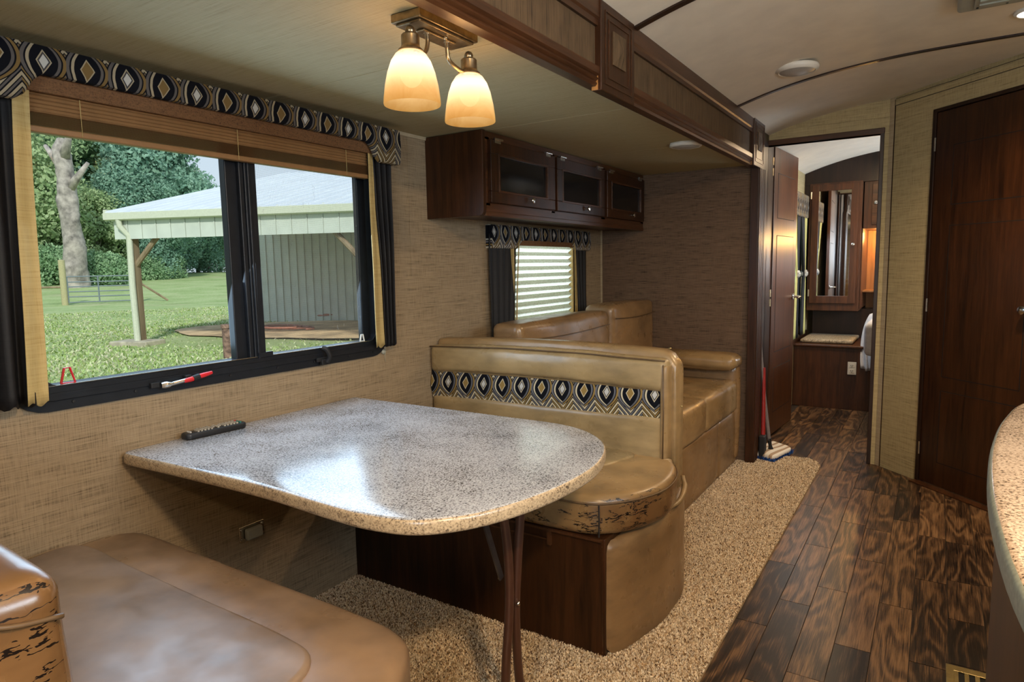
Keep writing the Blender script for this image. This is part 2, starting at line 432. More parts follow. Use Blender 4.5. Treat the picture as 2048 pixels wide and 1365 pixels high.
def pillow(bm, lo, hi, r=.03, bulge=(0, 0, 0), n=16, rough=0, rs=6, seed=0):
    """soft box: rounded edges, faces puffed by bulge along each axis"""
    lo, hi = Vector(lo), Vector(hi); c = (lo+hi)/2; h = (hi-lo)/2
    r = min(r, min(h)*.98)
    def tr(p):
        q = Vector([max(-(h[k]-r), min(h[k]-r, p[k]*h[k])) for k in range(3)]); d = Vector([p[k]*h[k] for k in range(3)]) - q
        if d.length > 1e-9: q = q + d.normalized()*r
        for k in range(3):
            o = [j for j in range(3) if j != k]
            q[k] += math.copysign(bulge[k], p[k]) * (1-p[o[0]]**2)*(1-p[o[1]]**2) * abs(p[k])
        q = q + c
        if rough:
            q += Vector((noise.noise(q*rs + Vector((seed, 0, 0))), noise.noise(q*rs + Vector((0, 31+seed, 0))), noise.noise(q*rs + Vector((0, 0, 57+seed)))))*rough
        return q
    def w(s): # denser towards the edges
        return math.sin((s*2-1)*math.pi/2*.98)/math.sin(math.pi/2*.98)
    start = len(bm.verts)
    for k in range(3):
        for sg in (-1, 1):
            o = [j for j in range(3) if j != k]
            def fn(i, j):
                p = [0, 0, 0]; p[k] = sg; p[o[0]] = w(i); p[o[1]] = w(j); return tr(p)
            grid_face(bm, n, n, fn)
    bmesh.ops.remove_doubles(bm, verts=list(bm.verts)[start:], dist=1e-5)
def slab(bm, outline, z0, z1, r=.02, crown=0, rings=5, rough=0, bot_r=None, axis='z'):
    """cushion or top with rounded rims from a closed outline (2-D, convex)"""
    bot_r = r if bot_r is None else bot_r
    O = [Vector((p[0], p[1])) for p in outline]; n = len(O)
    if sum(O[i].x*O[(i+1) % n].y - O[(i+1) % n].x*O[i].y for i in range(n)) < 0: O = O[::-1]
    N = []
    for i in range(n):
        d = (O[(i+1) % n] - O[i-1]).normalized(); N.append(Vector((d.y, -d.x)))
    prof = [(bot_r*(1-math.sin(a)), z0 + bot_r*(1-math.cos(a))) for a in [k*math.pi/2/rings for k in range(rings+1)]]
    prof += [(r*(1-math.cos(a)), z1 - r*(1-math.sin(a))) for a in [k*math.pi/2/rings for k in range(rings+1)]]
    def v(x, y, z): return bm.verts.new((x, y, z) if axis == 'z' else ((x, z, y) if axis == 'y' else (z, x, y)))
    R_ = [[v(O[i].x - N[i].x*ins, O[i].y - N[i].y*ins, z) for i in range(n)] for ins, z in prof]
    C = sum(O, Vector((0, 0)))/n
    inner = [O[i] - N[i]*r for i in range(n)]
    for s in (.86, .68, .48, .26):
        R_.append([v(*(C + (p-C)*s), z1 + crown*(1-s*s) + (noise.noise(Vector(((C+(p-C)*s).x*7, (C+(p-C)*s).y*7, z1)))*rough)) for p in inner])
    for a, b in zip(R_, R_[1:]):
        for k in range(n): bm.faces.new((a[k], a[(k+1) % n], b[(k+1) % n], b[k]))
    bm.faces.new(R_[-1]); bm.faces.new(R_[0][::-1])
def roundrect(x0, y0, x1, y1, r, n=6):
    out = []
    for cx, cy, a0 in ((x1-r, y1-r, 0), (x0+r, y1-r, 90), (x0+r, y0+r, 180), (x1-r, y0+r, 270)):
        for k in range(n+1):
            a = R(a0 + 90*k/n); out.append((cx + r*math.cos(a), cy + r*math.sin(a)))
    return out
def ring_frame(bm, outer, inner, axis, a, b):
    """flat frame between two outlines with the same number of points"""
    def mkp(p, w):
        c = list(p); c.insert('xyz'.index(axis), w); return bm.verts.new(c)
    L = [[mkp(p, w) for p in o] for o, w in ((outer, a), (inner, a), (inner, b), (outer, b))]; n = len(outer)
    for q in range(4):
        A, Bq = L[q], L[(q+1) % 4]
        for k in range(n): bm.faces.new((A[k], A[(k+1) % n], Bq[(k+1) % n], Bq[k]))

# ================================================================== SETTING
CEIL = 1.80           # slide-out ceiling
def arch(x):          # main vaulted ceiling
    return 2.155 - .13*(abs(x-2.1)/1.1)**2.8

# floor with every plank a part
floor = mk('floor', B(((-.02, -1.62, -.06), (3.32, 7.7, -.004))), simple('floor_base', (.03, .02, .014), .8), kind='structure')
def plank_mat():
    m, t, p, o = new_mat('vinyl_plank_wood')
    c = coords(t)
    info = t.nodes.new('ShaderNodeObjectInfo'); rnd = V(info.outputs['Random'])
    X, Y, Z = xyz(t, c)
    vv = vec(t, X + rnd*37.0, Y + rnd*19.0, rnd*11.0)
    big = nz(t, mapped(t, (6.5, 1.35, 1), vv), 1, 2, .45, .15)
    rings = (V.op('SINE', big*70.0 + nz(t, mapped(t, (90, 14, 1), vv), 1, 2)*2.0)*.5 + .5).pow(1.3)
    fib = nz(t, mapped(t, (260, 7, 1), vv), 1, 4, .7); blot = nz(t, mapped(t, (12, 4, 1), vv), 1, 3)
    f = rings*.21 + (fib-.5)*1.05 + .5*.62 + blot*.16
    tone = (rnd*7.31).fract()
    f2 = f + (tone-.5)*.30
    t.links.new(ramp(t, f2, [(.30, (.012, .007, .005)), (.45, (.052, .028, .015)), (.60, (.150, .082, .040)), (.82, (.30, .17, .082))]), p.inputs['Base Color'])
    setp(p, Roughness=.34); p.inputs['Specular IOR Level'].default_value = .55
    bump(t, p, fib*.7+rings*.3, .25, .001)
    return m
M['plank'] = plank_mat()
PW = .1035
def plank(x0, y0, y1):
    cx, cy = x0+PW/2, (y0+y1)/2; g = .0008; hx, hy = PW/2-g, (y1-y0)/2-g
    bm = bmesh.new(); box(bm, (-hx, -hy, -.004), (hx, hy, -.0004))
    for v in bm.verts:
        if v.co.z > -.002: v.co.x *= .988; v.co.y -= math.copysign(.0006, v.co.y)
    me = bpy.data.meshes.new('plank'); bm.to_mesh(me); bm.free(); me.materials.append(M['plank'])
    o = bpy.data.objects.new('plank', me); COL.objects.link(o); o.parent = floor; o.location = (cx, cy, 0)
known = {4: [2.23, 2.76, 3.507, 4.05], 5: [1.9, 2.446, 3.008, 3.723, 4.2], 6: [2.0, 2.62, 3.361, 3.9], 7: [2.236, 2.958, 3.325, 3.87],
         8: [2.0, 2.6, 3.511, 4.0], 9: [2.25, 2.878, 3.36], 10: [2.3, 2.6, 2.925, 3.336]}
for ci in range(-6, 17):
    x0 = .957 + ci*PW
    lo_y, hi_y = (.0, 6.02) if x0 > .93 else (-.2, 4.1)
    if x0 > 1.9: hi_y = 4.2
    if x0 > 2.3: hi_y = 3.2
    cuts = known.get(ci, [])
    y = cuts[0] if cuts else 1.6 + random.random()*.5
    cc = list(cuts) if cuts else [y]
    while cc[0] > lo_y: cc.insert(0, cc[0] - random.uniform(.42, .66))
    while cc[-1] < hi_y: cc.append(cc[-1] + random.uniform(.42, .66))
    for a, b in zip(cc, cc[1:]):
        a, b = max(a, lo_y), min(b, hi_y)
        if b-a > .05: plank(x0, a, b)

# window wall of the slide-out, with two openings
W1 = (.715, 1.945, .905, 1.735)     # y0,y1,z0,z1
W2 = (2.93, 3.60, .80, 1.40)
def wall_with_holes(y0, y1, z0, z1, x0, x1, holes):
    bm = bmesh.new(); ys = sorted({y0, y1, *[h[0] for h in holes], *[h[1] for h in holes]})
    for a, b in zip(ys, ys[1:]):
        hs = [h for h in holes if h[0] <= a and h[1] >= b]
        zs = [z0] + ([hs[0][2], hs[0][3]] if hs else []) + [z1]
        for k in range(0, len(zs), 2): box(bm, (x0, a, zs[k]), (x1, b, zs[k+1]))
    return bm
wl_ = mk('wall_left', wall_with_holes(-.9, 4.16, -.05, 1.9, -.05, 0, [W1, W2]), 'wall', kind='structure')
mk('corner_strip', B(((0, 4.062, 0), (.006, 4.082, 1.8))), 'wall_trim', wl_, bevel=.002)
mk('corner_strip', B(((0, 2.155, 1.2), (.0025, 2.175, 1.8))), 'wall', wl_)
mk('top_strip', B(((0, 2.0, 1.785), (.006, 2.28, 1.80))), 'wall_trim', wl_, bevel=.002)
AY = 4.085
mk('wall_far', B(((-.05, AY, -.05), (.975, AY+.05, 1.9))), 'accent', kind='structure')
mk('wall_near', B(((-.05, -.95, -.05), (1.0, -.9, 2.3))), 'wall', kind='structure')
# slide-out ceiling in separate panels with fine joints
cs = mk('ceiling_slide_out', B(((-.05, -.95, CEIL+.012), (.985, AY+.05, CEIL+.05))), 'dark_void', kind='structure')
for a, b in ((-.9, .55), (.553, 1.452), (1.455, 2.318), (2.321, 3.2), (3.202, AY)):
    mk('ceiling_panel', B(((0, a, CEIL), (.968, b, CEIL+.012))), 'slide_ceiling', cs, bevel=.0015)

# main ceiling (vaulted) + roof above, ribs
def arch_sheet(x0, x1, y0, y1, dz=0, th=.02, n=40):
    bm = bmesh.new()
    pts = [(x0+(x1-x0)*i/n, arch(x0+(x1-x0)*i/n)+dz) for i in range(n+1)]
    pts += [(p[0], p[1]+th) for p in pts[::-1]]
    prism(bm, pts, 'y', y0, y1)
    return bm
cm = mk('ceiling', arch_sheet(.90, 3.32, -1.62, 7.72), 'ceiling', kind='structure', smooth='auto')
mk('roof_deck', B(((.9, -1.65, 2.27), (3.35, 7.75, 2.32)), ((-.06, -.97, 1.86), (.95, 4.2, 1.92))), 'dark_void', kind='structure')
for i, (yy, w) in enumerate(((-.35, .03), (.93, .03), (2.19, .03), (3.55, .024))):
    mk('trim_%d' % (i+1), arch_sheet(.99, 3.25, yy-w/2, yy+w/2, -.007, .008), 'wood_black', kind='structure', smooth='auto')

# fascia beam of the slide-out: fabric panel between carved rails, with blocks
fa = thing('trim_5', None, None, (.985, 1.6, 1.78), kind='structure')
FY0, FY1 = -.9, 4.05
mk('beam_core', B(((.968, FY0, 1.80), (.992, FY1, 2.24))), 'wood_y', fa)
mk('fabric_panel', B(((.990, FY0, 1.835), (.996, FY1, 1.965))), 'fascia_cloth', fa)
bm = bmesh.new()
prism(bm, [(.965, 1.778), (.998, 1.778), (1.004, 1.785), (1.000, 1.793), (1.008, 1.799), (1.003, 1.807), (1.011, 1.813), (1.011, 1.834), (.992, 1.842), (.965, 1.842)], 'y', FY0, FY1)
mk('lower_rail', bm, 'wood_y', fa)
bm = bmesh.new()
prism(bm, [(.97, 1.955), (1.006, 1.955), (1.006, 1.972), (1.012, 1.978), (1.012, 2.045), (.97, 2.045)], 'y', FY0, FY1)
mk('upper_rail', bm, 'wood_y', fa)
mk('wall_slide_header', B(((.93, FY0-.1, 1.86), (.968, 4.2, 2.3))), 'wood_black', kind='structure')
def block(y0, y1, z0, z1):
    o = mk('carved_block', B(((.985, y0, z0), (1.018, y1, z1))), 'wood', fa, bevel=.003)
    yc, hw = (y0+y1)/2, (y1-y0)/2
    for k in (.80, .62):
        ring = [(yc-hw*k, z0+(1-k)*hw*.9+.0), (yc+hw*k, z0+(1-k)*hw*.9), (yc+hw*k, z1-(1-k)*hw*.9), (yc-hw*k, z1-(1-k)*hw*.9)]
        k2 = k-.035
        ring2 = [(yc-hw*k2, z0+(1-k2)*hw*.9), (yc+hw*k2, z0+(1-k2)*hw*.9), (yc+hw*k2, z1-(1-k2)*hw*.9), (yc-hw*k2, z1-(1-k2)*hw*.9)]
        bm = bmesh.new(); ring_frame(bm, ring, ring2, 'x', 1.018, 1.0205); mk('raised_moulding', bm, 'wood_y', o)
    s = hw*.37; zc = (z0+z1)/2+.01
    bm = bmesh.new(); bot = [bm.verts.new((1.022, yc+a*s, zc+b*s*1.05)) for a, b in ((-1, -1), (1, -1), (1, 1), (-1, 1))]
    bk = [bm.verts.new((1.017, v.co.y, v.co.z)) for v in bot]
    ap = bm.verts.new((1.034, yc, zc))
    for i in range(4):
        bm.faces.new((bot[i], bot[(i+1) % 4], ap)); bm.faces.new((bk[i], bk[(i+1) % 4], bot[(i+1) % 4], bot[i]))
    bm.faces.new(bk[::-1]); mk('fabric_stud', bm, 'fascia_cloth', o)
    mk('raw_edge', B(((.985, y0-.0015, z0+.002), (1.006, y0-.0002, z0+.045))), 'raw_wood', o)
block(1.905, 2.165, 1.765, 2.03)
block(3.90, 4.16, 1.775, 2.04)
# fluted column under the end of the beam
bm = bmesh.new()
pf = [(.965, 4.06), (1.012, 4.06)]
for k in range(4):
    y = 4.066 + k*.032; pf += [(1.018, y), (1.018, y+.018), (1.009, y+.022), (1.009, y+.028)]
pf += [(1.018, 4.196), (1.018, 4.22), (.965, 4.22)]
prism(bm, pf, 'z', 0, 1.78)
mk('trim_6', bm, 'wood', kind='structure', bevel=.0015)
mk('trim_7', B(((.93, 4.22, 0), (.985, 4.435, 2.06))), 'wood_black', kind='structure', bevel=.002)

# partition with the bedroom doorway, then the angled wall
DX0, DX1, DZ = .985, 1.597, 1.955
mk('wall_bedroom', B(((.93, 4.43, DZ), (1.655, 4.48, 2.3)), ((DX1, 4.43, 0), (1.655, 4.48, DZ))), 'wall_y', kind='structure')
dt = thing('trim_8', None, None, (1.3, 4.42, 0), kind='structure')
mk('door_jamb', B(((.962, 4.418, 0), (DX0, 4.435, DZ+.03)), ((.962, 4.42, 0), (.975, 4.49, DZ+.03))), 'wood', dt, bevel=.003)
mk('door_jamb', B(((DX1, 4.418, 0), (1.618, 4.435, DZ+.03)), ((DX1, 4.42, 0), (DX1+.012, 4.49, DZ+.03))), 'wood_black', dt, bevel=.003)
mk('door_header', B(((.962, 4.417, DZ), (1.62, 4.435, DZ+.032)), ((.962, 4.42, DZ), (1.618, 4.49, DZ+.012))), 'wood_x', dt, bevel=.003)
K = Vector((1.6475, 4.4275, 0)); DD = Vector((.70711, -.70711, 0)); NN = Vector((-.70711, -.70711, 0))
DM = Matrix(((DD.x, NN.x, 0, K.x), (DD.y, NN.y, 0, K.y), (0, 0, 1, 0), (0, 0, 0, 1)))   # local: s along wall, off to the room, z
def DB(*boxes):
    bm = bmesh.new()
    for lo, hi in boxes: box(bm, lo, hi, DM)
    return bm
CS0, CS1, CZ = .315, .955, 1.995
mk('wall_angled', DB(((-.02, -.04, 0), (CS0, 0, 2.3)), ((CS0, -.04, CZ), (CS1, 0, 2.3)), ((CS1, -.04, 0), (2.0, 0, 2.3))), 'wall_y', kind='structure')
mk('trim_9', DB(((-.006, -.001, 0), (.030, .005, 2.145))), 'wall_trim', kind='structure', bevel=.002)
mk('trim_10', DB(((.032, -.001, 2.098), (1.5, .004, 2.132))), 'wall_y', kind='structure', bevel=.001)
mk('trim_15', DB(((.032, -.001, 2.0955), (1.5, .0045, 2.098)), ((.032, -.001, 2.132), (1.5, .0045, 2.134)), ((.030, -.001, 0), (.032, .0055, 2.13))), 'wood_black', kind='structure')
mk('trim_11', B(((.965, 4.426, 2.045), (1.64, 4.431, 2.068))), 'wall_y', kind='structure')
ct = thing('trim_12', None, None, (1.9, 4.15, 0), kind='structure')
mk('closet_jamb', DB(((CS0-.016, -.03, 0), (CS0+.004, .010, CZ+.018))), 'wood_black', ct, bevel=.002)
mk('closet_jamb', DB(((CS1-.004, -.03, 0), (CS1+.016, .010, CZ+.018))), 'wood_black', ct, bevel=.002)
mk('closet_header', DB(((CS0-.016, -.03, CZ), (CS1+.016, .010, CZ+.018))), 'wood_black', ct, bevel=.002)
mk('threshold', DB(((CS0-.016, -.03, 0), (CS1+.016, .05, .008))), 'wood_y', ct, bevel=.002)
d1 = thing('door_1', None, None, tuple(DM @ Vector((.6, 0, 0))), kind='structure')
mk('door_leaf', DB(((CS0+.006, -.022, .012), (CS1-.006, .002, CZ-.003))), 'wood', d1, bevel=.002)
for z0, z1 in ((1.508, 1.812), (.608, 1.404), (.14, .535)):
    bm = bmesh.new()
    ring_frame(bm, [(.43, z0), (.862, z0), (.862, z1), (.43, z1)], [(.4335, z0+.0035), (.8585, z0+.0035), (.8585, z1-.0035), (.4335, z1-.0035)], 'y', .0018, .0028)
    for v in bm.verts: v.co = DM @ v.co
    mk('routed_line', bm, 'dark_void', d1)
    mk('door_panel', DB(((.4345, .002, z0+.0045), (.8575, .0032, z1-.0045))), 'wood', d1)
for z in (1.83, .985, .195):
    bm = bmesh.new(); tube(bm, [DM @ Vector((CS0+.004, .008, z-.035)), DM @ Vector((CS0+.004, .008, z+.035))], .0045, 8); mk('hinge', bm, 'chrome', d1, smooth='auto', label='pale metal hinge knuckle')
bm = bmesh.new(); lathe(bm, [(.0, 0), (.010, 0), (.009, .012), (.016, .018), (.021, .026), (.019, .036), (.010, .040), (0.001, .0405)], (0, 0, 0), 24, 'y', cap=False)
for v in bm.verts: v.co = DM @ (v.co + Vector((.872, .002, .99)))
mk('door_knob', bm, 'chrome', d1, smooth='auto', label='chrome door knob')

# the rest of the shell (behind and beside the camera)
mk('wall_right', wall_with_holes(-1.62, 3.2, 0, 2.3, 3.25, 3.30, [(.3, 1.5, 1.1, 1.8)]), 'wall_y', kind='structure')
mk('wall_back', B(((.95, -1.62, 0), (1.5, -1.57, 2.3)), ((2.7, -1.62, 0), (3.3, -1.57, 2.3)), ((1.5, -1.62, 0), (2.7, -1.57, .95)), ((1.5, -1.62, 1.75), (2.7, -1.57, 2.3))), 'wall_y', kind='structure')
mk('sun_blocker_galley', B(((3.262, .3, 1.1), (3.266, 1.5, 1.8))), 'pleat', kind='structure')  # unseen pane added across the opening to keep the sun out
mk('sun_blocker_rear', B(((1.5, -1.60, .95), (2.7, -1.596, 1.75))), 'pleat', kind='structure')  # same at the back: added pane that stops direct sun
mk('window_6', B(((2.92, 5.5, 1.0), (2.924, 6.5, 1.7))), 'pleat', kind='structure')
mk('wall_left_back', B(((.93, -1.62, 0), (.985, -.9, 2.3))), 'wall_y', kind='structure')
mk('wall_galley_end', B(((2.88, 3.15, 0), (3.3, 3.2, 2.3))), 'wall_y', kind='structure')
# bedroom shell
bw = mk('wall_bedroom_left', wall_with_holes(4.43, 7.7, 0, 2.3, .85, .90, [(5.55, 6.15, .72, 1.65)]), 'wall_y', kind='structure')
mk('wall_bedroom_far', B(((.85, 7.6, 0), (2.95, 7.65, 2.3))), 'wood_black', kind='structure')
mk('wall_bedroom_right', wall_with_holes(4.45, 7.65, 0, 2.3, 2.9, 2.95, [(5.5, 6.5, 1.0, 1.7)]), 'wall_y', kind='structure')
mk('wall_bath', B(((1.655, 4.49, 0), (2.95, 4.53, 2.3))), 'wall_y', kind='structure')
mk('trim_13', B(((.90, 4.5, 2.02), (.93, 7.6, 2.06))), 'wood_black', kind='structure')
mk('baseboard_bedroom', B(((.90, 5.4, .53), (.912, 6.6, .60))), 'wood', kind='structure')

# open bedroom door
d2 = thing('door_2', None, None, (.98, 4.78, 0), kind='structure')
A0, A1 = Vector((.962, 4.745, 0)), Vector((1.002, 5.375, 0)); ld = (A1-A0).normalized(); ln = Vector((ld.y, -ld.x, 0))
LM = Matrix(((ld.x, ln.x, 0, A0.x), (ld.y, ln.y, 0, A0.y), (0, 0, 1, 0), (0, 0, 0, 1))); LW = (A1-A0).length
def LB(*boxes):
    bm = bmesh.new()
    for lo, hi in boxes: box(bm, lo, hi, LM)
    return bm
mk('door_leaf', LB(((0, -.028, .012), (LW, 0, 2.0))), 'wood_red', d2, bevel=.002)
for z0, z1 in ((1.53, 1.835), (.60, 1.415), (.17, .49)):
    bm = bmesh.new()
    ring_frame(bm, [(.09, z0), (.545, z0), (.545, z1), (.09, z1)], [(.094, z0+.004), (.541, z0+.004), (.541, z1-.004), (.094, z1-.004)], 'y', -.0005, .0012)
    for v in bm.verts: v.co = LM @ v.co
    mk('routed_line', bm, 'dark_void', d2)
    mk('door_panel', LB(((.095, 0, z0+.005), (.540, .0014, z1-.005))), 'wood_red', d2)
bm = bmesh.new(); lathe(bm, [(.022, 0), (.024, .006), (.010, .012)], (0, 0, 0), 20, 'y')
tube(bm, cr([(0, .008, 0), (0, .045, 0), (-.02, .055, 0), (-.09, .055, -.004)], 4), .009, 10)
for v in bm.verts: v.co = LM @ (v.co + Vector((LW-.055, 0, .97)))
mk('lever_handle', bm, 'chrome', d2, smooth='auto', label='chrome lever handle')
for z in (1.90, 1.83, 1.02, .955):
    bm = bmesh.new(); tube(bm, [(.955, 4.72, z-.025), (.955, 4.72, z+.025)], .006, 8); box(bm, (.935, 4.70, z-.022), (.957, 4.735, z+.022)); mk('hinge', bm, 'bronze', d2, smooth='auto')
mk('trim_14', B(((.90, 4.49, 0), (.955, 4.735, 2.06))), 'wood_black', kind='structure')

# ================================================================== MAIN WINDOW
w1 = thing('window_1', None, None, (0, 1.33, .9), kind='structure')
oy0, oy1, oz0, oz1 = .655, 1.985, .882, 1.76
bm = bmesh.new()
ring_frame(bm, roundrect(oy0, oz0, oy1, oz1, .085), roundrect(oy0+.035, oz0+.028, oy1-.035, oz1-.03, .06), 'x', -.002, .010)
mk('outer_flange', bm, 'black_metal', w1, smooth='auto')
bm = bmesh.new()
ring_frame(bm, roundrect(oy0+.034, oz0+.027, oy1-.034, oz1-.03, .06), roundrect(oy0+.078, oz0+.066, oy1-.072, oz1-.06, .04), 'x', -.045, .018)
mk('inner_frame', bm, 'black_metal', w1, smooth='auto', bevel=.002)
bm = bmesh.new()
box(bm, (.004, .73, .925), (.0215, 1.91, .930)); box(bm, (.004, .73, .9405), (.0205, 1.91, .944))
mk('sill_track', bm, 'black_metal', w1)
mk('bright_edge', B(((.012, .74, .9478), (.0195, 1.905, .9495))), 'chrome', w1, label='thin bright metal sill edge')
mk('fixed_mullion', B(((-.035, 1.296, .94), (-.004, 1.345, 1.70)), ((-.004, 1.335, .94), (.012, 1.352, 1.70))), 'black_metal', w1, bevel=.003)
mk('sash_stile', B(((-.02, 1.352, .94), (.016, 1.395, 1.70)), ((.016, 1.36, .94), (.022, 1.372, 1.70))), 'black_metal', w1, bevel=.003)
mk('sash_stile', B(((-.03, 1.862, .94), (-.006, 1.905, 1.70)), ((-.03, .74, .94), (-.006, .752, 1.70))), 'black_metal', w1, bevel=.003)
mk('screen_corner', B(((.016, 1.36, .946), (.024, 1.415, .962)),), 'black_metal', w1)
mk('pane', B(((-.026, .745, .94), (-.022, 1.30, 1.70))), 'glass', w1)
mk('pane', B(((-.032, 1.39, .94), (-.028, 1.88, 1.70))), 'glass', w1)
bm = bmesh.new(); grid_face(bm, 1, 1, lambda a, b: (-.012, 1.39+.48*a, .945+.755*b)); mk('insect_screen', bm, 'screen', w1)
for y in (.80, .96, 1.08, 1.26, 1.44, 1.60, 1.77, 1.90):
    bm = bmesh.new(); lathe(bm, [(.0045, 0), (.004, .003), (.001, .0035)], (.010, y, .9), 10, 'x'); mk('screw', bm, 'black_rubber', w1, smooth='auto')
# emergency release lever
lv = mk('release_lever', B(((.018, .995, .902), (.03, 1.02, .918)), ((.018, 1.096, .906), (.036, 1.116, .926))), 'black_rubber', w1, bevel=.002)
bm = bmesh.new(); tube(bm, cr([(.036, 1.055, .908), (.042, 1.08, .909), (.044, 1.13, .914)], 5), [.008, .009, .010, .010, .009] + [.006]*6, 10)
[setattr(v.co, 'y', v.co.y-.034) for v in bm.verts]; mk('steel_arm', bm, 'chrome', lv, smooth='auto', label='bright steel arm of the release lever')
bm = bmesh.new(); tube(bm, [(.044, 1.118, .912), (.046, 1.135, .914), (.046, 1.148, .916)], [.006, .0075, .0075], 10); tube(bm, [(.046, 1.163, .919), (.046, 1.18, .921), (.045, 1.208, .925)], [.0075, .0075, .005], 10)
[setattr(v.co, 'y', v.co.y-.034) for v in bm.verts]; mk('red_grip', bm, 'red_plastic', lv, smooth='auto', label='red plastic grip')
bm = bmesh.new(); tube(bm, [(.045, 1.145, .915), (.045, 1.166, .919)], .0095, 10); [setattr(v.co, 'y', v.co.y-.034) for v in bm.verts]; mk('grip_clip', bm, 'black_rubber', lv, smooth='auto')
lt = mk('slider_latch', B(((.018, 1.60, .898), (.026, 1.665, .913)), ((.018, 1.618, .885), (.032, 1.642, .905))), 'black_rubber', w1, bevel=.002)
bm = bmesh.new(); tube(bm, cr([(.032, 1.64, .895), (.042, 1.645, .915), (.040, 1.632, .943), (.03, 1.622, .950)], 5), .009, 10); mk('latch_thumb', bm, 'black_rubber', lt, smooth='auto')
def tab(y, mat, h=.040, w=.034, lab=None):
    bm = bmesh.new()
    tube(bm, [(.0, y-w/2, .949), (.0, y-w/5, .949+h), (.0, y+w/5, .949+h), (.0, y+w/2, .949), (.0, y-w/2, .9492)], .0032, 8)
    mk('pull_tab', bm, mat, w1, smooth='auto', label=lab)
tab(.796, 'red_plastic', lab='red pull tab'); tab(1.852, 'white_plastic', .026, .022, 'white pull tab')

# valance of the main window
def valance(name, label, y0, y1, ztop, zmid, zend, ny0, ny1, xd, mat, band_mat=None):
    v = thing(name, label, 'valance', (0, (y0+y1)/2, zend))
    bm = bmesh.new(); n = 72; r = .012
    def zb(y):
        def sm(t): t = max(0, min(1, t)); return t*t*(3-2*t)
        if y < ny0+.06: return zend + (zmid-zend)*sm((y-ny0)/.06)
        if y > ny1-.06: return zend + (zmid-zend)*sm((ny1-y)/.06)
        return zmid
    rows = []
    for i in range(n+1):
        y = y0 + (y1-y0)*i/n; b = zb(y); pr = []
        for x, z in ((xd-.02, ztop), (xd-.005, ztop-.002), (xd, ztop-.012), (xd+.004, (ztop+b)/2), (xd, b+.012), (xd-.006, b+.002), (xd-.02, b)):
            pr.append(bm.verts.new((x, y, z)))
        rows.append(pr)
    for a, b in zip(rows, rows[1:]):
        for k in range(6): bm.faces.new((a[k], a[k+1], b[k+1], b[k]))
        bm.faces.new((a[6], a[0], b[0], b[6]))
    bm.faces.new(rows[0]); bm.faces.new(rows[-1][::-1])
    for ya, yb in ((y0, y0+.02), (y1-.02, y1)):
        box(bm, (.0, ya, zend+.002), (xd-.018, yb, ztop-.002))
    mk('padded_board', bm, mat, v, smooth='auto', angle=50)
    mk('top_board', B(((0, y0+.005, ztop-.012), (xd-.01, y1-.005, ztop-.001))), 'dark_void', v)
    return v
va = valance('window_valance', 'long padded valance in black and gold ogee fabric over the big dinette window', .44, 2.005, 1.776, 1.708, 1.640, .705, 1.895, .10,
             ogee('ogee_weave_valance', 'y', .0965, 1.736-1.64, slate=(.10, .09, .085), gold=(.17, .11, .04), cream=(.33, .28, .19), uo=.23))
mk('lining_board', B(((.055, .70, 1.672), (.068, 1.90, 1.765))), 'brown_weave', va, bevel=.003, label='brown boucle lining strip under the valance')
# raised slatted blind
bl = thing('window_blind', 'brown slatted blind drawn up under the long valance', 'blind', (.04, 1.3, 1.585))
sm_ = bpy.data.meshes.new('slat'); bm = bmesh.new()
rows = [[bm.verts.new((x, y, z)) for x, z in ((-.012, -.002), (-.006, .0008), (0, .0015), (.006, .0008), (.012, -.002), (.006, -.0004), (0, .0004), (-.006, -.0004))] for y in (-.565, .565)]
for k in range(8): bm.faces.new((rows[0][k], rows[0][(k+1) % 8], rows[1][(k+1) % 8], rows[1][k]))
bm.faces.new(rows[0]); bm.faces.new(rows[1][::-1]); bm.to_mesh(sm_); bm.free(); sm_.materials.append(M['blind_slat'])
zs = [1.690, 1.680, 1.670, 1.660, 1.6505, 1.6415, 1.634] + [1.6275 - .0025*k for k in range(13)]
for i, z in enumerate(zs):
    o = bpy.data.objects.new('slat', sm_); COL.objects.link(o); o.parent = bl; o.location = (.0, 1.31-1.3, z-1.585); o.rotation_euler = (0, R(52 if i < 7 else 4), 0)
mk('bottom_rail', B(((.027, .74, 1.578), (.053, 1.872, 1.594))), 'blind_slat', bl, bevel=.003)
mk('head_rail', B(((.02, .74, 1.685), (.052, 1.872, 1.72))), 'blind_slat', bl, bevel=.003)
for y in (.86, 1.31, 1.76):
    bm = bmesh.new(); tube(bm, [(.054, y, 1.685), (.054, y, 1.58)], .0009, 6); mk('lift_cord', bm, 'gold_cloth', bl)

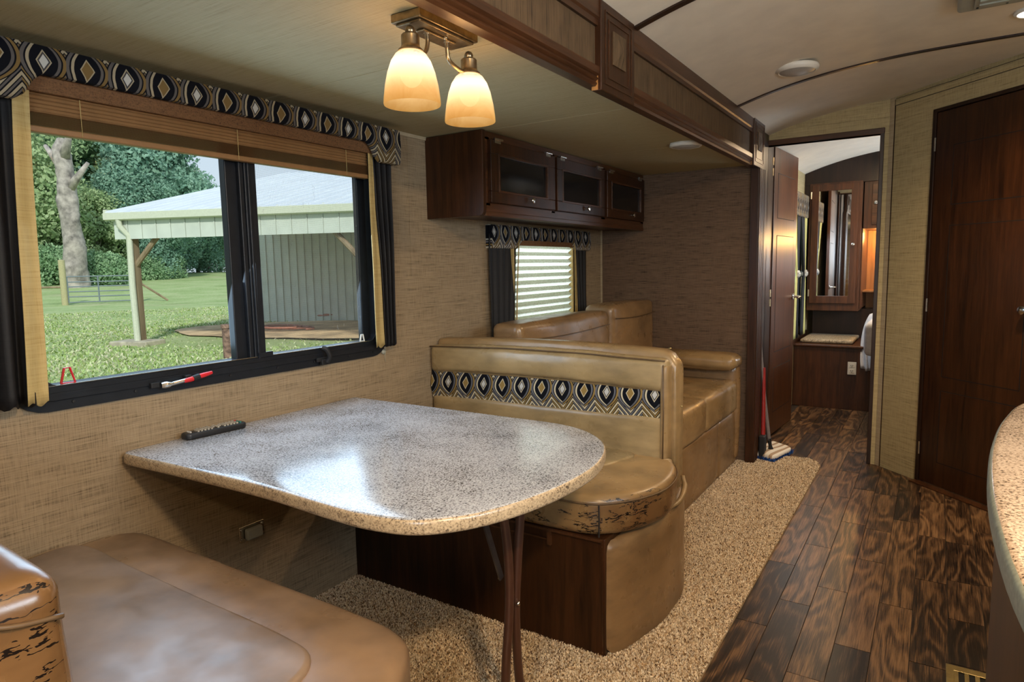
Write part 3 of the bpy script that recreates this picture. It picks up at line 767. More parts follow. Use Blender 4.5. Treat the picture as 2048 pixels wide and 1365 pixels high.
# curtains
def curtain(name, label, pts_top, pts_bot, z0, z1, mat, x=.05, folds=4, depth=.018, lining=None, nu=48, nv=26, gather=.0):
    c = thing(name, label, 'curtain', (x, (pts_bot[0]+pts_bot[1])/2, z0))
    def sheet(t0, t1, b0, b1, fo, dp, ph, xo=0):
        bm = bmesh.new()
        def fn(i, j):
            z = z1 + (z0-z1)*j; k = j**.8
            y = (t0 + (t1-t0)*i)*(1-k) + (b0 + (b1-b0)*i)*k
            pin = 1 - gather*(j > .93)*((j-.93)/.07)
            dx = math.sin(i*fo*2*math.pi + ph + j*.7)*dp*(.65+.5*j)*pin + noise.noise(Vector((y*8, z*3, ph)))*.006
            hem = .006*math.sin(i*fo*4*math.pi) if j > .97 else 0
            return Vector((x+xo+dx, y, z+hem))
        grid_face(bm, nu, nv, fn); return bm
    o = mk('drape', sheet(*pts_top, *pts_bot, folds, depth, .3), mat, c, smooth=True)
    s = o.modifiers.new('thick', 'SOLIDIFY'); s.thickness = .003
    if lining:
        o = mk('lining', sheet(*lining[0], *lining[1], .6, .006, 1.2, .012), 'gold_cloth', c, smooth=True, label='gold lining turned outward')
        s = o.modifiers.new('thick', 'SOLIDIFY'); s.thickness = .003
    return c
curtain('window_curtain', 'black curtain with gold edge left of the big dinette window', (.42, .715), (.43, .695), .915, 1.70, 'black_cloth', folds=5, lining=((.712, .748), (.675, .725)))
curtain('window_curtain', 'black curtain with gold edge right of the big dinette window', (1.885, 2.000), (1.918, 1.985), .925, 1.70, 'black_cloth', folds=3.5, lining=((1.862, 1.892), (1.862, 1.922)))
bm = bmesh.new(); lathe(bm, [(.002, 0), (.010, .0), (.011, .006), (.006, .012), (.001, .0125)], (0, 1.965, .893), 16, 'x'); tube(bm, cr([(.012, 1.965, .89), (.014, 1.962, .87), (.006, 1.972, .852)], 4), .0009, 6); tube(bm, cr([(.012, 1.968, .93), (.015, 1.965, .91), (.012, 1.965, .893)], 4), .0009, 6)
tag(mk('cord_knob', bm, 'grey_plastic', smooth='auto', loc=(0, 1.965, .893)), 'small round cord holder on the wall below the right black curtain', 'knob')

# ================================================================== LIGHT FIXTURE
fx = thing('ceiling_lamp', 'bronze two-light ceiling fixture with glowing amber glass shades above the table', 'lamp', (.875, 1.297, CEIL))
LX, LY0, LY1 = .892, 1.172, 1.392
mk('base_plate', B(((.846, 1.160, 1.780), (.932, 1.378, 1.7995)), ((.853, 1.168, 1.774), (.925, 1.370, 1.780)), ((.878, 1.208, 1.769), (.902, 1.330, 1.774))), 'bronze', fx, bevel=.0035, seg=3)
for y, x_ in ((1.258, .872), (1.275, .912)):
    bm = bmesh.new(); ball(bm, (x_, y, 1.768), .005); mk('screw_knob', bm, 'bronze', fx, smooth=True)
for y, ay, sg in ((LY0, 1.232, 1), (LY1, 1.306, -1)):
    bm = bmesh.new(); tube(bm, cr([(LX, ay, 1.770), (LX, ay, 1.748), (LX, ay-sg*.008, 1.728), (LX, y+sg*.034, 1.716), (LX, y+sg*.016, 1.722)], 6), .0052, 12)
    lathe(bm, [(.009, 0), (.008, -.006)], (LX, ay, 1.774), 14)
    mk('arm', bm, 'bronze', fx, smooth='auto')
    bm = bmesh.new(); lathe(bm, [(.001, .033), (.018, .032), (.0205, .029), (.0205, .008), (.022, .003), (.028, -.002), (.029, -.006), (.020, -.006)], (LX, y, 1.720), 28, cap=False)
    ball(bm, (LX, y, 1.760), .0115)
    mk('socket_cap', bm, 'bronze', fx, smooth='auto')
    bm = bmesh.new(); prof = [(.026, 1.722), (.036, 1.716), (.047, 1.700), (.056, 1.676), (.0625, 1.648), (.0665, 1.620), (.0675, 1.607), (.0665, 1.604), (.0655, 1.607), (.0645, 1.620), (.0605, 1.648), (.054, 1.676), (.045, 1.698), (.034, 1.713)]
    lathe(bm, prof, (LX, y, 0), 40, cap=False)
    for v in bm.verts:
        v.co.x = LX + (v.co.x-LX)*.955; v.co.y = y + (v.co.y-y)*.955; v.co.z = 1.598 + (v.co.z-1.604)*.985
    sh = mk('glass_shade', bm, 'shade_glass', fx, smooth=True, label='glowing amber marbled glass shade')
    bm = bmesh.new(); ball(bm, (LX, y, 1.668), .026, (1, 1, 1.2), 20); mk('bulb', bm, 'bulb', fx, smooth=True)
    light('lamp_dinette', 'POINT', (LX, y, 1.668), 7.5, (1, .62, .28), .034)

# flat round lights
def disc_light(name, label, c, r, mat_lens='white_plastic', seg=32, th=.03, lit=False):
    o = thing(name, label, 'light', c)
    bm = bmesh.new(); lathe(bm, [(r*.96, 0), (r, -.006), (r*.98, -th*.55), (r*.84, -th*.8), (r*.80, -th*.72), (r*.80, -.004)], c, seg, cap=False)
    mk('housing', bm, 'white_plastic', o, smooth='auto', angle=50)
    bm = bmesh.new(); lathe(bm, [(r*.80, -th*.70), (r*.6, -th*.92), (r*.3, -th*1.02), (.001, -th*1.05)], c, seg, cap=False)
    mk('lens', bm, mat_lens, o, smooth=True)
    return o
M['lens_grey'] = simple('grey_lens', (.42, .41, .38), .35, noise_amt=.03)
disc_light('ceiling_light', 'unlit flat octagonal light on the low ceiling above the sofa', (.875, 3.15, CEIL), .082, 'lens_grey', 8, .022)
c = disc_light('ceiling_light', 'unlit round white light on the vaulted ceiling in front of the bedroom door', (1.333, 3.30, arch(1.333)+.001), .093, 'lens_grey', 40, .032)
puck = disc_light('ceiling_light', 'lit small round light beside the ceiling vent at the upper right', (2.168, 3.245, arch(2.168)), .062, 'lamp_on', 32, .016)
disc_light('ceiling_light', 'added round fill light over the galley, out of view', (2.5, .2, arch(2.5)-.004), .098, 'lamp_on', 32, .03)  # lit disc added to go with the warm galley fill
# ceiling vent
vt = thing('ceiling_vent', 'grey plastic air vent housing on the vaulted ceiling', 'vent', (2.25, 2.75, 2.15))
mk('housing', B(((1.925, 2.42, 2.122), (2.62, 3.02, 2.158))), 'grey_plastic', vt, bevel=.012, seg=3)
mk('grille_frame', B(((1.975, 2.47, 2.116), (2.57, 2.972, 2.123))), 'grey_plastic', vt, bevel=.002)
for k in range(11):
    mk('louvre', B(((1.99, 2.50+k*.043, 2.111), (2.555, 2.522+k*.043, 2.116))), 'grey_plastic', vt)
for x in (1.985, 2.07, 2.2):
    bm = bmesh.new(); lathe(bm, [(.004, 0), (.004, -.003), (.001, -.004)], (x, 2.964, 2.116), 10); mk('screw', bm, 'black_rubber', vt)

# ================================================================== OVERHEAD CABINET
cb = thing('overhead_cabinet', 'dark cherry overhead cabinet with three smoked glass doors above the sofa', 'cabinet', (.15, 3.16, 1.45))
CX = .288
mk('carcass', B(((.001, 2.30, 1.462), (CX, 4.06, 1.797))), 'wood_y', cb, bevel=.002)
bm = bmesh.new()
pf = [(.0, 1.447), (.285, 1.447), (.297, 1.451), (.304, 1.459), (.306, 1.47), (.306, 1.797), (.0, 1.797)]
prism(bm, pf, 'y', 2.275, 2.297); mk('end_panel', bm, 'wood', cb, bevel=.002)
mk('face_frame', B(((CX, 2.297, 1.465), (.300, 4.065, 1.503)), ((CX, 2.297, 1.762), (.300, 4.065, 1.797)), ((CX, 2.297, 1.49), (.300, 2.335, 1.775)), ((CX, 2.862, 1.49), (.300, 2.90, 1.775)), ((CX, 3.43, 1.49), (.300, 3.485, 1.775)), ((CX, 4.02, 1.49), (.300, 4.065, 1.775))), 'wood_y', cb, bevel=.0015)
mk('valance_lip', B(((CX-.004, 2.297, 1.447), (.302, 4.068, 1.468))), 'wood_y', cb, bevel=.003)
for i, (y0, y1, gy0, gy1) in enumerate(((2.318, 2.868, 2.378, 2.795), (2.892, 3.440, 2.946, 3.388), (3.478, 4.032, 3.538, 3.978))):
    z0, z1, gz0, gz1 = 1.503, 1.762, 1.551, 1.706
    bm = bmesh.new(); a, b = .301, .320
    for lo, hi in (((a, y0, z0), (b, y1, gz0)), ((a, y0, gz1), (b, y1, z1)), ((a, y0, gz0), (b, gy0, gz1)), ((a, gy1, gz0), (b, y1, gz1))): box(bm, lo, hi)
    d = mk('cabinet_door', bm, 'wood', cb, bevel=.0025)
    bm = bmesh.new(); ring_frame(bm, [(gy0-.004, gz0-.004), (gy1+.004, gz0-.004), (gy1+.004, gz1+.004), (gy0-.004, gz1+.004)], [(gy0+.006, gz0+.006), (gy1-.006, gz0+.006), (gy1-.006, gz1-.006), (gy0+.006, gz1-.006)], 'x', .308, .3225)
    mk('glass_bead', bm, 'wood_y', d, bevel=.002)
    mk('smoked_glass', B(((.306, gy0, gz0), (.311, gy1, gz1))), 'dark_glass', d)
    bm = bmesh.new(); ky = (2.625, 3.20, 3.82)[i]
    lathe(bm, [(.005, 0), (.0045, .012), (.012, .018), (.0135, .022), (.011, .025), (.001, .0265)], (.320, ky, 1.531), 20, 'x'); mk('cabinet_knob', bm, 'chrome', d, smooth='auto', label='nickel knob')
    for hy in (y0+.05, y1-.07):
        bm = bmesh.new(); tube(bm, [(.3245, hy-.03, z1+.004), (.3245, hy+.03, z1+.004)], .0055, 10); box(bm, (.301, hy-.022, z1-.012), (.3225, hy+.022, z1+.004)); mk('hinge', bm, 'chrome', d, smooth='auto')

# ================================================================== SOFA WINDOW
w2 = thing('window_2', None, None, (0, 3.27, .9), kind='structure')
bm = bmesh.new(); ring_frame(bm, [(2.90, .77), (3.63, .77), (3.63, 1.43), (2.90, 1.43)], [(2.945, .82), (3.59, .82), (3.59, 1.385), (2.945, 1.385)], 'x', -.04, .003)
mk('frame', bm, 'black_metal', w2, bevel=.003)
mk('pane', B(((-.03, 2.94, .81), (-.026, 3.60, 1.39))), 'glass', w2)
mk('side_casing', B(((.0, 3.60, .85), (.03, 3.612, 1.36)), ((.0, 2.93, .85), (.03, 2.938, 1.36))), 'gold_cloth', w2)
ps = thing('pleated_shade', 'cream pleated shade lowered over the small window behind the sofa', 'shade', (.03, 3.27, .85))
bm = bmesh.new(); zt = 1.35; n = 28; ph = .0195
rows = []
for k in range(n+1):
    z = zt - k*ph; x = .004 if k % 2 == 0 else .028
    rows.append([bm.verts.new((x + noise.noise(Vector((yy*3, k*.7, 0)))*.002, yy, z)) for yy in [2.948 + (3.592-2.948)*q/8 for q in range(9)]])
for a, b in zip(rows, rows[1:]):
    for q in range(8): bm.faces.new((a[q], a[q+1], b[q+1], b[q]))
mk('pleats', bm, 'pleat', ps)
mk('head_rail', B(((.004, 2.946, 1.35), (.03, 3.594, 1.378))), 'white_plastic', ps, bevel=.003)
v2 = valance('window_valance', 'short padded ogee-patterned valance over the sofa window below the cabinet', 2.722, 3.835, 1.4455, 1.362, 1.325, 2.965, 3.625, .036,
             ogee('ogee_weave_small', 'y', .102, 1.408-1.325, gold=(.20, .135, .05), cream=(.42, .40, .34), uo=.755))
mk('lining_board', B(((.026, 2.98, 1.343), (.034, 3.61, 1.43))), 'brown_weave', v2, bevel=.003)
curtain('window_curtain', 'black curtain left of the pleated shade behind the sofa', (2.715, 2.985), (2.715, 2.925), .72, 1.40, 'black_cloth', folds=4.5, x=.022, depth=.010, lining=((2.975, 2.993), (2.915, 2.945)))
curtain('window_curtain', 'black curtain right of the pleated shade behind the sofa', (3.625, 3.80), (3.675, 3.80), .72, 1.40, 'black_cloth', folds=3.5, x=.022, depth=.010, lining=((3.608, 3.632), (3.62, 3.682)))

# ================================================================== SOFA
sf = thing('sofa', 'tan leather sofa behind the far dinette bench', 'sofa', (.5, 3.3, 0))
bm = bmesh.new(); pillow(bm, (.04, 2.44, .30), (.22, 4.06, .86), .03, (0, 0, 0), 8); mk('back_frame', bm, 'leather_dk', sf, smooth=True)
for y0, y1, xz, seed in ((2.455, 3.405, (.205, .365, .50, .978), 1), (3.425, 4.068, (.19, .375, .50, 1.004), 2)):
    bm = bmesh.new(); pillow(bm, (xz[0], y0, xz[2]), (xz[1], y1, xz[3]), .034, (.018, .002, .006), 22, .004, 7, seed); o = mk('back_cushion', bm, 'leather_dk', sf, smooth=True)
    bm = bmesh.new(); tube(bm, [(xz[1]+.010+.008*math.sin(math.pi*k/16), y0+.02+(y1-y0-.04)*k/16, xz[3]-.075-.01*math.sin(math.pi*k/16)) for k in range(17)], .0022, 6); mk('top_seam', bm, 'thread', o)
for y0, y1, seed in ((2.45, 3.395, 3), (3.40, 4.035, 4)):
    bm = bmesh.new(); pillow(bm, (.22, y0, .335), (.925, y1, .528), .032, (.006, 0, .014), 22, .003, 7, seed); mk('seat_cushion', bm, 'leather', sf, smooth=True)
for y0, y1 in ((2.45, 3.03), (3.032, 3.66), (3.662, 4.06)):
    bm = bmesh.new(); pillow(bm, (.80, y0, .012), (.915, y1, .338), .012, (.004, 0, 0), 10, .002, 8, y0); mk('front_panel', bm, 'leather_dk', sf, smooth=True)
bm = bmesh.new(); pillow(bm, (.20, 4.0, .03), (.928, 4.078, .625), .035, (.01, .0, 0), 16, .003); mk('arm', bm, 'leather_dk', sf, smooth=True)
bm = bmesh.new(); pillow(bm, (.34, 3.895, .598), (.935, 4.075, .688), .036, (.01, .006, .012), 22, .006, 12, 5); mk('arm_pad', bm, 'leather', sf, smooth=True)
mk('base', B(((.05, 2.45, .0), (.80, 4.07, .335))), 'dark_void', sf)

# ================================================================== DINETTE
def crack_shade_far(t, X, Y, Z):   # wear plus painted side shade along the front edge and the bulging free end (object-space, base at 0.55,2.0,0)
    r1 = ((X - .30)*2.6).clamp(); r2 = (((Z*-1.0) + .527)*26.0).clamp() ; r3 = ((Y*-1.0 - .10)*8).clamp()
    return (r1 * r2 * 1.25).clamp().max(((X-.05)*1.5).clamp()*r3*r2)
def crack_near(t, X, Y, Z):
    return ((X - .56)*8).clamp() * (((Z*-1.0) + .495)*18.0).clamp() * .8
M['leather_worn'] = leather('worn_tan_leather', (.31, .20, .088), crack_shade_far, .28)
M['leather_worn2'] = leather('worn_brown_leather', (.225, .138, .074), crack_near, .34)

def seat_outline(x0, x1c, yf, yb, sg, bul):
    """front edge yf, back edge yb; sg=+1 when the back is at larger y"""
    w = abs(yb-yf)
    pts = [(x0, yb), (x0, (yb+yf)/2), (x0, yf+sg*.10), (x0+.028, yf+sg*.028), (x0+.10, yf), (.35, yf), (.65, yf), (.92, yf), (x1c-.07, yf+sg*.012), (x1c-.01, yf+sg*.05)]
    pts += [(x1c+bul*.55, yf+sg*w*.24), (x1c+bul*.95, yf+sg*w*.42), (x1c+bul, yf+sg*w*.6), (x1c+bul*.75, yf+sg*w*.8), (x1c+bul*.2, yf+sg*w*.98)]
    o = []
    d = cr([(p[0], p[1], 0) for p in pts], 4)
    return [(p.x, p.y) for p in d] + [(.8, yb), (.5, yb), (.25, yb)]
db = thing('dinette_bench', 'far tan leather dinette bench with an ogee-patterned band across its back', 'bench', (.55, 2.0, 0))
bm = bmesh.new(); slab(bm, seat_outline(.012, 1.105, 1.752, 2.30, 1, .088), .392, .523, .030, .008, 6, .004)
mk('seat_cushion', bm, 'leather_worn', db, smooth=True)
bm = bmesh.new(); slab(bm, [(p.x, p.y) for p in cr([(.05, 2.27, 0), (.05, 2.1, 0), (.09, 1.99, 0), (.3, 1.97, 0), (.6, 1.97, 0), (.82, 1.975, 0), (.93, 2.03, 0), (.975, 2.13, 0), (.965, 2.26, 0), (.6, 2.28, 0), (.3, 2.28, 0)], 5, True)], .505, .5335, .010, .010, 4, .003)
mk('seat_panel', bm, 'leather_pale', db, smooth=True, label='paler inset panel of the seat cushion')
bm = bmesh.new(); tube(bm, [(x, y, .500) for x, y in [(px*1.0, py) for px, py in seat_outline(.012, 1.106, 1.7505, 2.30, 1, .0885)[6:-4]]], .0032, 6); mk('seat_piping', bm, 'thread', db, smooth=True)
bm = bmesh.new(); tube(bm, [(1.076, 1.7515, .505), (1.078, 1.7495, .46), (1.076, 1.7515, .405)], .003, 6); mk('seat_seam', bm, 'edge_foam', db)
mk('base', B(((.002, 1.768, 0), (1.088, 2.32, .392))), 'wood', db, bevel=.002, label='dark cherry base panel')
mk('hatch_rail', B(((.25, 1.7625, .352), (.895, 1.768, .356)), ((.888, 1.758, .338), (.902, 1.768, .384)), ((.002, 1.760, .384), (1.08, 1.768, .391))), 'wood_y', db)
# padded end skin of the bench
bm = bmesh.new(); prof = cr([(1.090, 1.766, 0), (1.128, 1.84, 0), (1.162, 1.98, 0), (1.176, 2.13, 0), (1.165, 2.28, 0), (1.128, 2.405, 0), (1.10, 2.43, 0)], 7)
n = len(prof); prevs = []
levels = [(.010, .020), (.003, .014), (.0, .03), (.0, .10), (.001, .2), (.001, .30), (.002, .345), (.010, .365), (.024, .374)]
for ins, z in levels:
    ring = []
    for i, p in enumerate(prof):
        d = (prof[min(i+1, n-1)] - prof[max(i-1, 0)]).normalized(); nn = Vector((d.y, -d.x, 0))
        fr = i/(n-1); edge = .012*max(0, 1-fr/.05) ; lift = .018*min(1, fr*2.0) if z > .3 else (.028*max(0, 1-abs(fr-.0)/.06) if z < .05 else 0)
        q = p - nn*(ins+edge) + nn*.004*noise.noise(Vector((p.y*9, z*8, 3)))
        ring.append(bm.verts.new((q.x, q.y, z+lift)))
    prevs.append(ring)
inner = [bm.verts.new((1.08, prof[i].y, .37)) for i in range(n)]; innb = [bm.verts.new((1.08, prof[i].y, .02)) for i in range(n)]
prevs = [innb] + prevs + [inner]
for a, b in zip(prevs, prevs[1:]):
    for k in range(n-1): bm.faces.new((a[k], a[k+1], b[k+1], b[k]))
bm.faces.new([r[0] for r in prevs]); bm.faces.new([r[-1] for r in prevs][::-1])
mk('end_skin', bm, 'leather_dk', db, smooth='auto', angle=60)
bm = bmesh.new(); tube(bm, cr([(1.155, 2.10, .385), (1.18, 2.19, .400), (1.172, 2.27, .425), (1.155, 2.30, .455)], 5), [.006]*4+[.009]*4+[.011]*4+[.008]*4, 8); mk('seat_strap', bm, 'leather', db, smooth=True)
# backrest: upholstered shell behind, front cushion in three fields
def bench_back(par, yf, sg, front='leather_pale', shell='leather', full=True):
    """yf = face of the cushion; the shell stands behind it (sg=+1: towards +y)"""
    def yy(d): return yf + sg*d
    bm = bmesh.new(); nseg = 40
    def top(x): return .905 + .022*math.sin(min(1, max(0, (x+.05)/1.2))*math.pi)**.6
    rows = []
    for i in range(nseg+1):
        x = .004 + 1.118*i/nseg; e = max(0, (x-1.06)/.062); zt = top(x) - .045*e**2.2
        w0, w1 = .062, .150
        pr = [(yy(w0), .0 if full else .3), (yy(w0), zt-.03), (yy(w0+.006), zt-.008), (yy(w0+.02), zt), (yy(w1-.02), zt), (yy(w1-.005), zt-.010), (yy(w1), zt-.03), (yy(w1), .0 if full else .3)]
        rows.append([bm.verts.new((x, a, b)) for a, b in pr])
    for a, b in zip(rows, rows[1:]):
        for k in range(7): bm.faces.new((a[k], a[k+1], b[k+1], b[k]))
        bm.faces.new((a[7], a[0], b[0], b[7]))
    bm.faces.new(rows[0]); bm.faces.new(rows[-1][::-1])
    mk('back_shell', bm, shell, par, smooth='auto', angle=50, bevel=.006)
    ya, yb = sorted((yf, yy(.066)))
    bm = bmesh.new(); pillow(bm, (.004, ya, .765), (1.107, yb, .888), .026, (.0, .016, .006), 48, .0035, 9, 11)
    for v in bm.verts:
        wv = 1 - min(1, abs(v.co.z-.826)/.06)
        v.co.y -= sg*.0075*max(0, noise.noise(Vector((v.co.x*19 + v.co.z*6, v.co.z*5, 2))))*wv**.5
    for v in bm.verts: v.co.z += .012*math.sin(max(0, min(1, v.co.x/1.1))*math.pi)
    mk('upper_panel', bm, front, par, smooth=True)
    ya, yb = sorted((yy(.006), yy(.062)))
    return yy
yy = bench_back(db, 2.252, 1)
M['ogee_band'] = ogee('ogee_weave_band', 'x', .0955, .7425, uo=.15, slope=.028)
bm = bmesh.new(); grid_face(bm, 60, 10, lambda a, b: Vector((.008+1.072*a, 2.262 + .0035*math.cos(math.pi*b*2)-.004*math.sin(math.pi*b), (.652+.016*a) + (.118+.002*a)*b)))
box(bm, (.008, 2.264, .66), (1.08, 2.31, .775)); bd = mk('pattern_band', bm, 'ogee_band', db, smooth='auto', label='black, grey and gold ogee-patterned band')
bm = bmesh.new(); pillow(bm, (.006, 2.258, .500), (1.104, 2.318, .668), .022, (.0, .006, .0), 22, .003, 8, 14)
for v in bm.verts:
    if v.co.z > .6: v.co.z += .008*v.co.x
mk('lower_panel', bm, 'leather_pale', db, smooth=True)
bm = bmesh.new(); pillow(bm, (1.082, 2.250, .505), (1.110, 2.316, .868), .012, (.002, .003, 0), 10); mk('side_border', bm, 'leather', db, smooth=True)
for z in (.780, ):
    bm = bmesh.new(); tube(bm, [(.01+1.09*k/20, 2.252+.004*math.sin(k), .884+.012*math.sin(k/20*math.pi)) for k in range(21)], .003, 6); mk('back_piping', bm, 'thread', db, smooth=True)
bm = bmesh.new(); tube(bm, [(1.096, 2.249, .87), (1.099, 2.246, .70), (1.096, 2.249, .51)], .0028, 6); mk('back_piping', bm, 'thread', db, smooth=True)
for x, y, z in ((1.085, 2.35, .919), (1.1225, 2.37, .70)):
    bm = bmesh.new(); ball(bm, (x, y, z), .006, (1, 1, .5)); mk('rivet', bm, 'brass', db, smooth=True, label='small brass rivet')

nb = thing('dinette_bench', 'near brown leather dinette bench in the lower left corner', 'bench', (.55, .6, 0))
bm = bmesh.new(); slab(bm, seat_outline(.012, 1.105, .925, .30, -1, .085), .392, .520, .034, .012, 6, .004)
mk('seat_cushion', bm, 'leather_worn2', nb, smooth=True)
bm = bmesh.new(); slab(bm, [(p.x, p.y) for p in cr([(.06, .33, 0), (.055, .6, 0), (.06, .757, 0), (.3, .765, 0), (.6, .762, 0), (.88, .760, 0), (.985, .735, 0), (1.025, .64, 0), (1.03, .45, 0), (1.0, .32, 0), (.6, .31, 0)], 5, True)], .50, .5365, .012, .012, 5, .003)
M['leather_mauve'] = leather('cool_brown_leather', (.215, .145, .095), rough=.36)
mk('seat_panel', bm, 'leather_mauve', nb, smooth=True, label='darker inset panel of the seat cushion')
mk('base', B(((.002, .20, 0), (1.088, .905, .392))), 'wood', nb, bevel=.002, label='dark cherry base panel')
bm = bmesh.new(); pillow(bm, (.008, .06, .02), (1.122, .205, .925), .032, (0, 0, 0), 16, .002); mk('back_shell', bm, 'leather', nb, smooth=True)
bm = bmesh.new(); pillow(bm, (.010, .205, .50), (1.125, .312, .918), .036, (.004, .012, .006), 24, .005, 8, 21); mk('back_cushion', bm, leather('scuffed_brown_leather', (.17, .09, .035), lambda t, X, Y, Z: (X-.565).gt(0)*.36, .26), nb, smooth=True)
bm = bmesh.new(); tube(bm, [(.02+1.08*k/20, .212, .921) for k in range(21)], .0035, 6); tube(bm, cr([(1.124, .215, .89), (1.130, .25, .875), (1.124, .30, .862)], 5), .003, 6); mk('back_piping', bm, 'thread', nb, smooth=True)

# table
tb = thing('dinette_table', 'speckled granite-look dinette table fixed to the window wall', 'table', (.6, 1.35, 0))
o1 = [(.035, .905), (.3, .918), (.6, .926), (.85, .914), (.965, .917), (1.065, .948), (1.145, 1.04), (1.195, 1.18), (1.215, 1.33), (1.207, 1.48), (1.155, 1.63), (1.06, 1.735), (.93, 1.79), (.7, 1.795), (.35, 1.797), (.03, 1.797)]
ol = [(.003, 1.785), (.003, 1.5), (.003, 1.2), (.003, .94), (.008, .918), (.018, .908)] + [(p.x, p.y) for p in cr([(a, b, 0) for a, b in o1], 5)] + [(.012, 1.795)]
bm = bmesh.new(); slab(bm, ol, .699, .735, .011, 0, 5)
tp = mk('table_top', bm, 'granite', tb, smooth='auto', angle=60)
tp.data.materials.append(M['granite_edge'])
for f in tp.data.polygons:
    if abs(f.normal.z) < .80 or f.center.z < .72: f.material_index = 1
lg = mk('folding_leg', B(((.965, 1.24, .688), (1.035, 1.46, .700))), 'tube_brown', tb, bevel=.003)
LXx = 1.0
for pts in ([(1.0, 1.315, .692), (1.0, 1.325, .655), (1.0, 1.352, .56), (1.0, 1.366, .45), (1.0, 1.364, .33), (1.0, 1.345, .20), (1.0, 1.335, .10), (1.0, 1.325, .0)],
            [(1.0, 1.435, .692), (1.0, 1.432, .655), (1.0, 1.424, .56), (1.0, 1.408, .45), (1.0, 1.395, .33), (1.0, 1.398, .20), (1.0, 1.408, .10), (1.0, 1.42, .0)]):
    bm = bmesh.new(); tube(bm, cr(pts, 6), .0125, 14); mk('leg_tube', bm, 'tube_brown', lg, smooth='auto')
bm = bmesh.new(); tube(bm, [(.992, 1.325, .004), (1.008, 1.42, .004)], .012, 10); mk('foot_bar', bm, 'tube_brown', lg, smooth='auto')
br = mk('folding_brace', DBb := B(((.985, 1.236, .655), (1.0, 1.262, .69))), 'chrome', tb, bevel=.003, label='silver folding brace of the table leg')
bm = bmesh.new()
a, b = Vector((.99, 1.250, .668)), Vector((.99, 1.345, .425)); d = (b-a).normalized(); s = Vector((0, d.z, -d.y))*.0085
for off in (0, ):
    vs = [bm.verts.new(p + k*s + Vector((e, 0, 0))) for p in (a, b) for k in (-1, 1) for e in (-.003, .003)]
    for f in ((0, 1, 3, 2), (4, 6, 7, 5), (0, 4, 5, 1), (2, 3, 7, 6), (0, 2, 6, 4), (1, 5, 7, 3)): bm.faces.new([vs[i] for i in f])
mk('brace_bar', bm, simple('dark_steel', (.12, .12, .13), .3, .9), br, bevel=.001)
for p in ((.984, 1.347, .425), (1.015, 1.384, .345)):
    bm = bmesh.new(); ball(bm, p, .006); mk('rivet', bm, 'chrome', br, smooth=True)

# remote
rm = thing('remote_control', 'black remote control with pale buttons lying on the table by the wall', 'remote', (.045, 1.165, .7355))
RMm = Matrix.Translation((.048, 1.168, .7355)) @ Matrix.Rotation(R(-3), 4, 'Z')
bm = bmesh.new(); slab(bm, roundrect(-.023, -.098, .023, .098, .014), 0, .019, .006, .002)
for v in bm.verts: v.co = RMm @ v.co
mk('body', bm, simple('black_remote_plastic', (.010, .010, .011), .4), rm, smooth='auto', angle=50)
for r_ in range(14):
    for c_ in range(4):
        if (r_ in (5,) and c_ in (0, 3)) or random.random() < .06: continue
        bm = bmesh.new(); box(bm, (-.0160+c_*.0095, -.062+r_*.0105, .0188), (-.0110+c_*.0095, -.0565+r_*.0105, .0238))
        for v in bm.verts: v.co = RMm @ v.co
        col = 'button_grey' if r_ < 13 else ('red_plastic' if c_ == 0 else 'remote_teal')
        if 'button_grey' not in M: M['button_grey'] = simple('button_grey', (.36, .33, .27), .5)
        if 'remote_teal' not in M: M['remote_teal'] = simple('teal_button', (.03, .16, .13), .4)
        mk('button', bm, col, rm)
mkm = bmesh.new(); box(mkm, (-.010, -.082, .0190), (.012, -.0790, .0232))
for v in mkm.verts: v.co = RMm @ v.co
mk('stripe', mkm, 'white_plastic', rm)

# socket bracket on the wall under the table
ob = thing('wall_bracket', 'small metal bracket screwed to the wall under the table', 'bracket', (0, 1.303, .36))
mk('plate', B(((0, 1.256, .334), (.004, 1.352, .388))), 'chrome', ob, bevel=.002)
mk('cover', B(((.004, 1.275, .340), (.024, 1.335, .378))), 'grey_plastic', ob, bevel=.006, seg=3)
for y in (1.263, 1.345):
    for z in (.345, .377):
        bm = bmesh.new(); ball(bm, (.005, y, z), .0045); mk('screw', bm, 'chrome', ob, smooth=True)

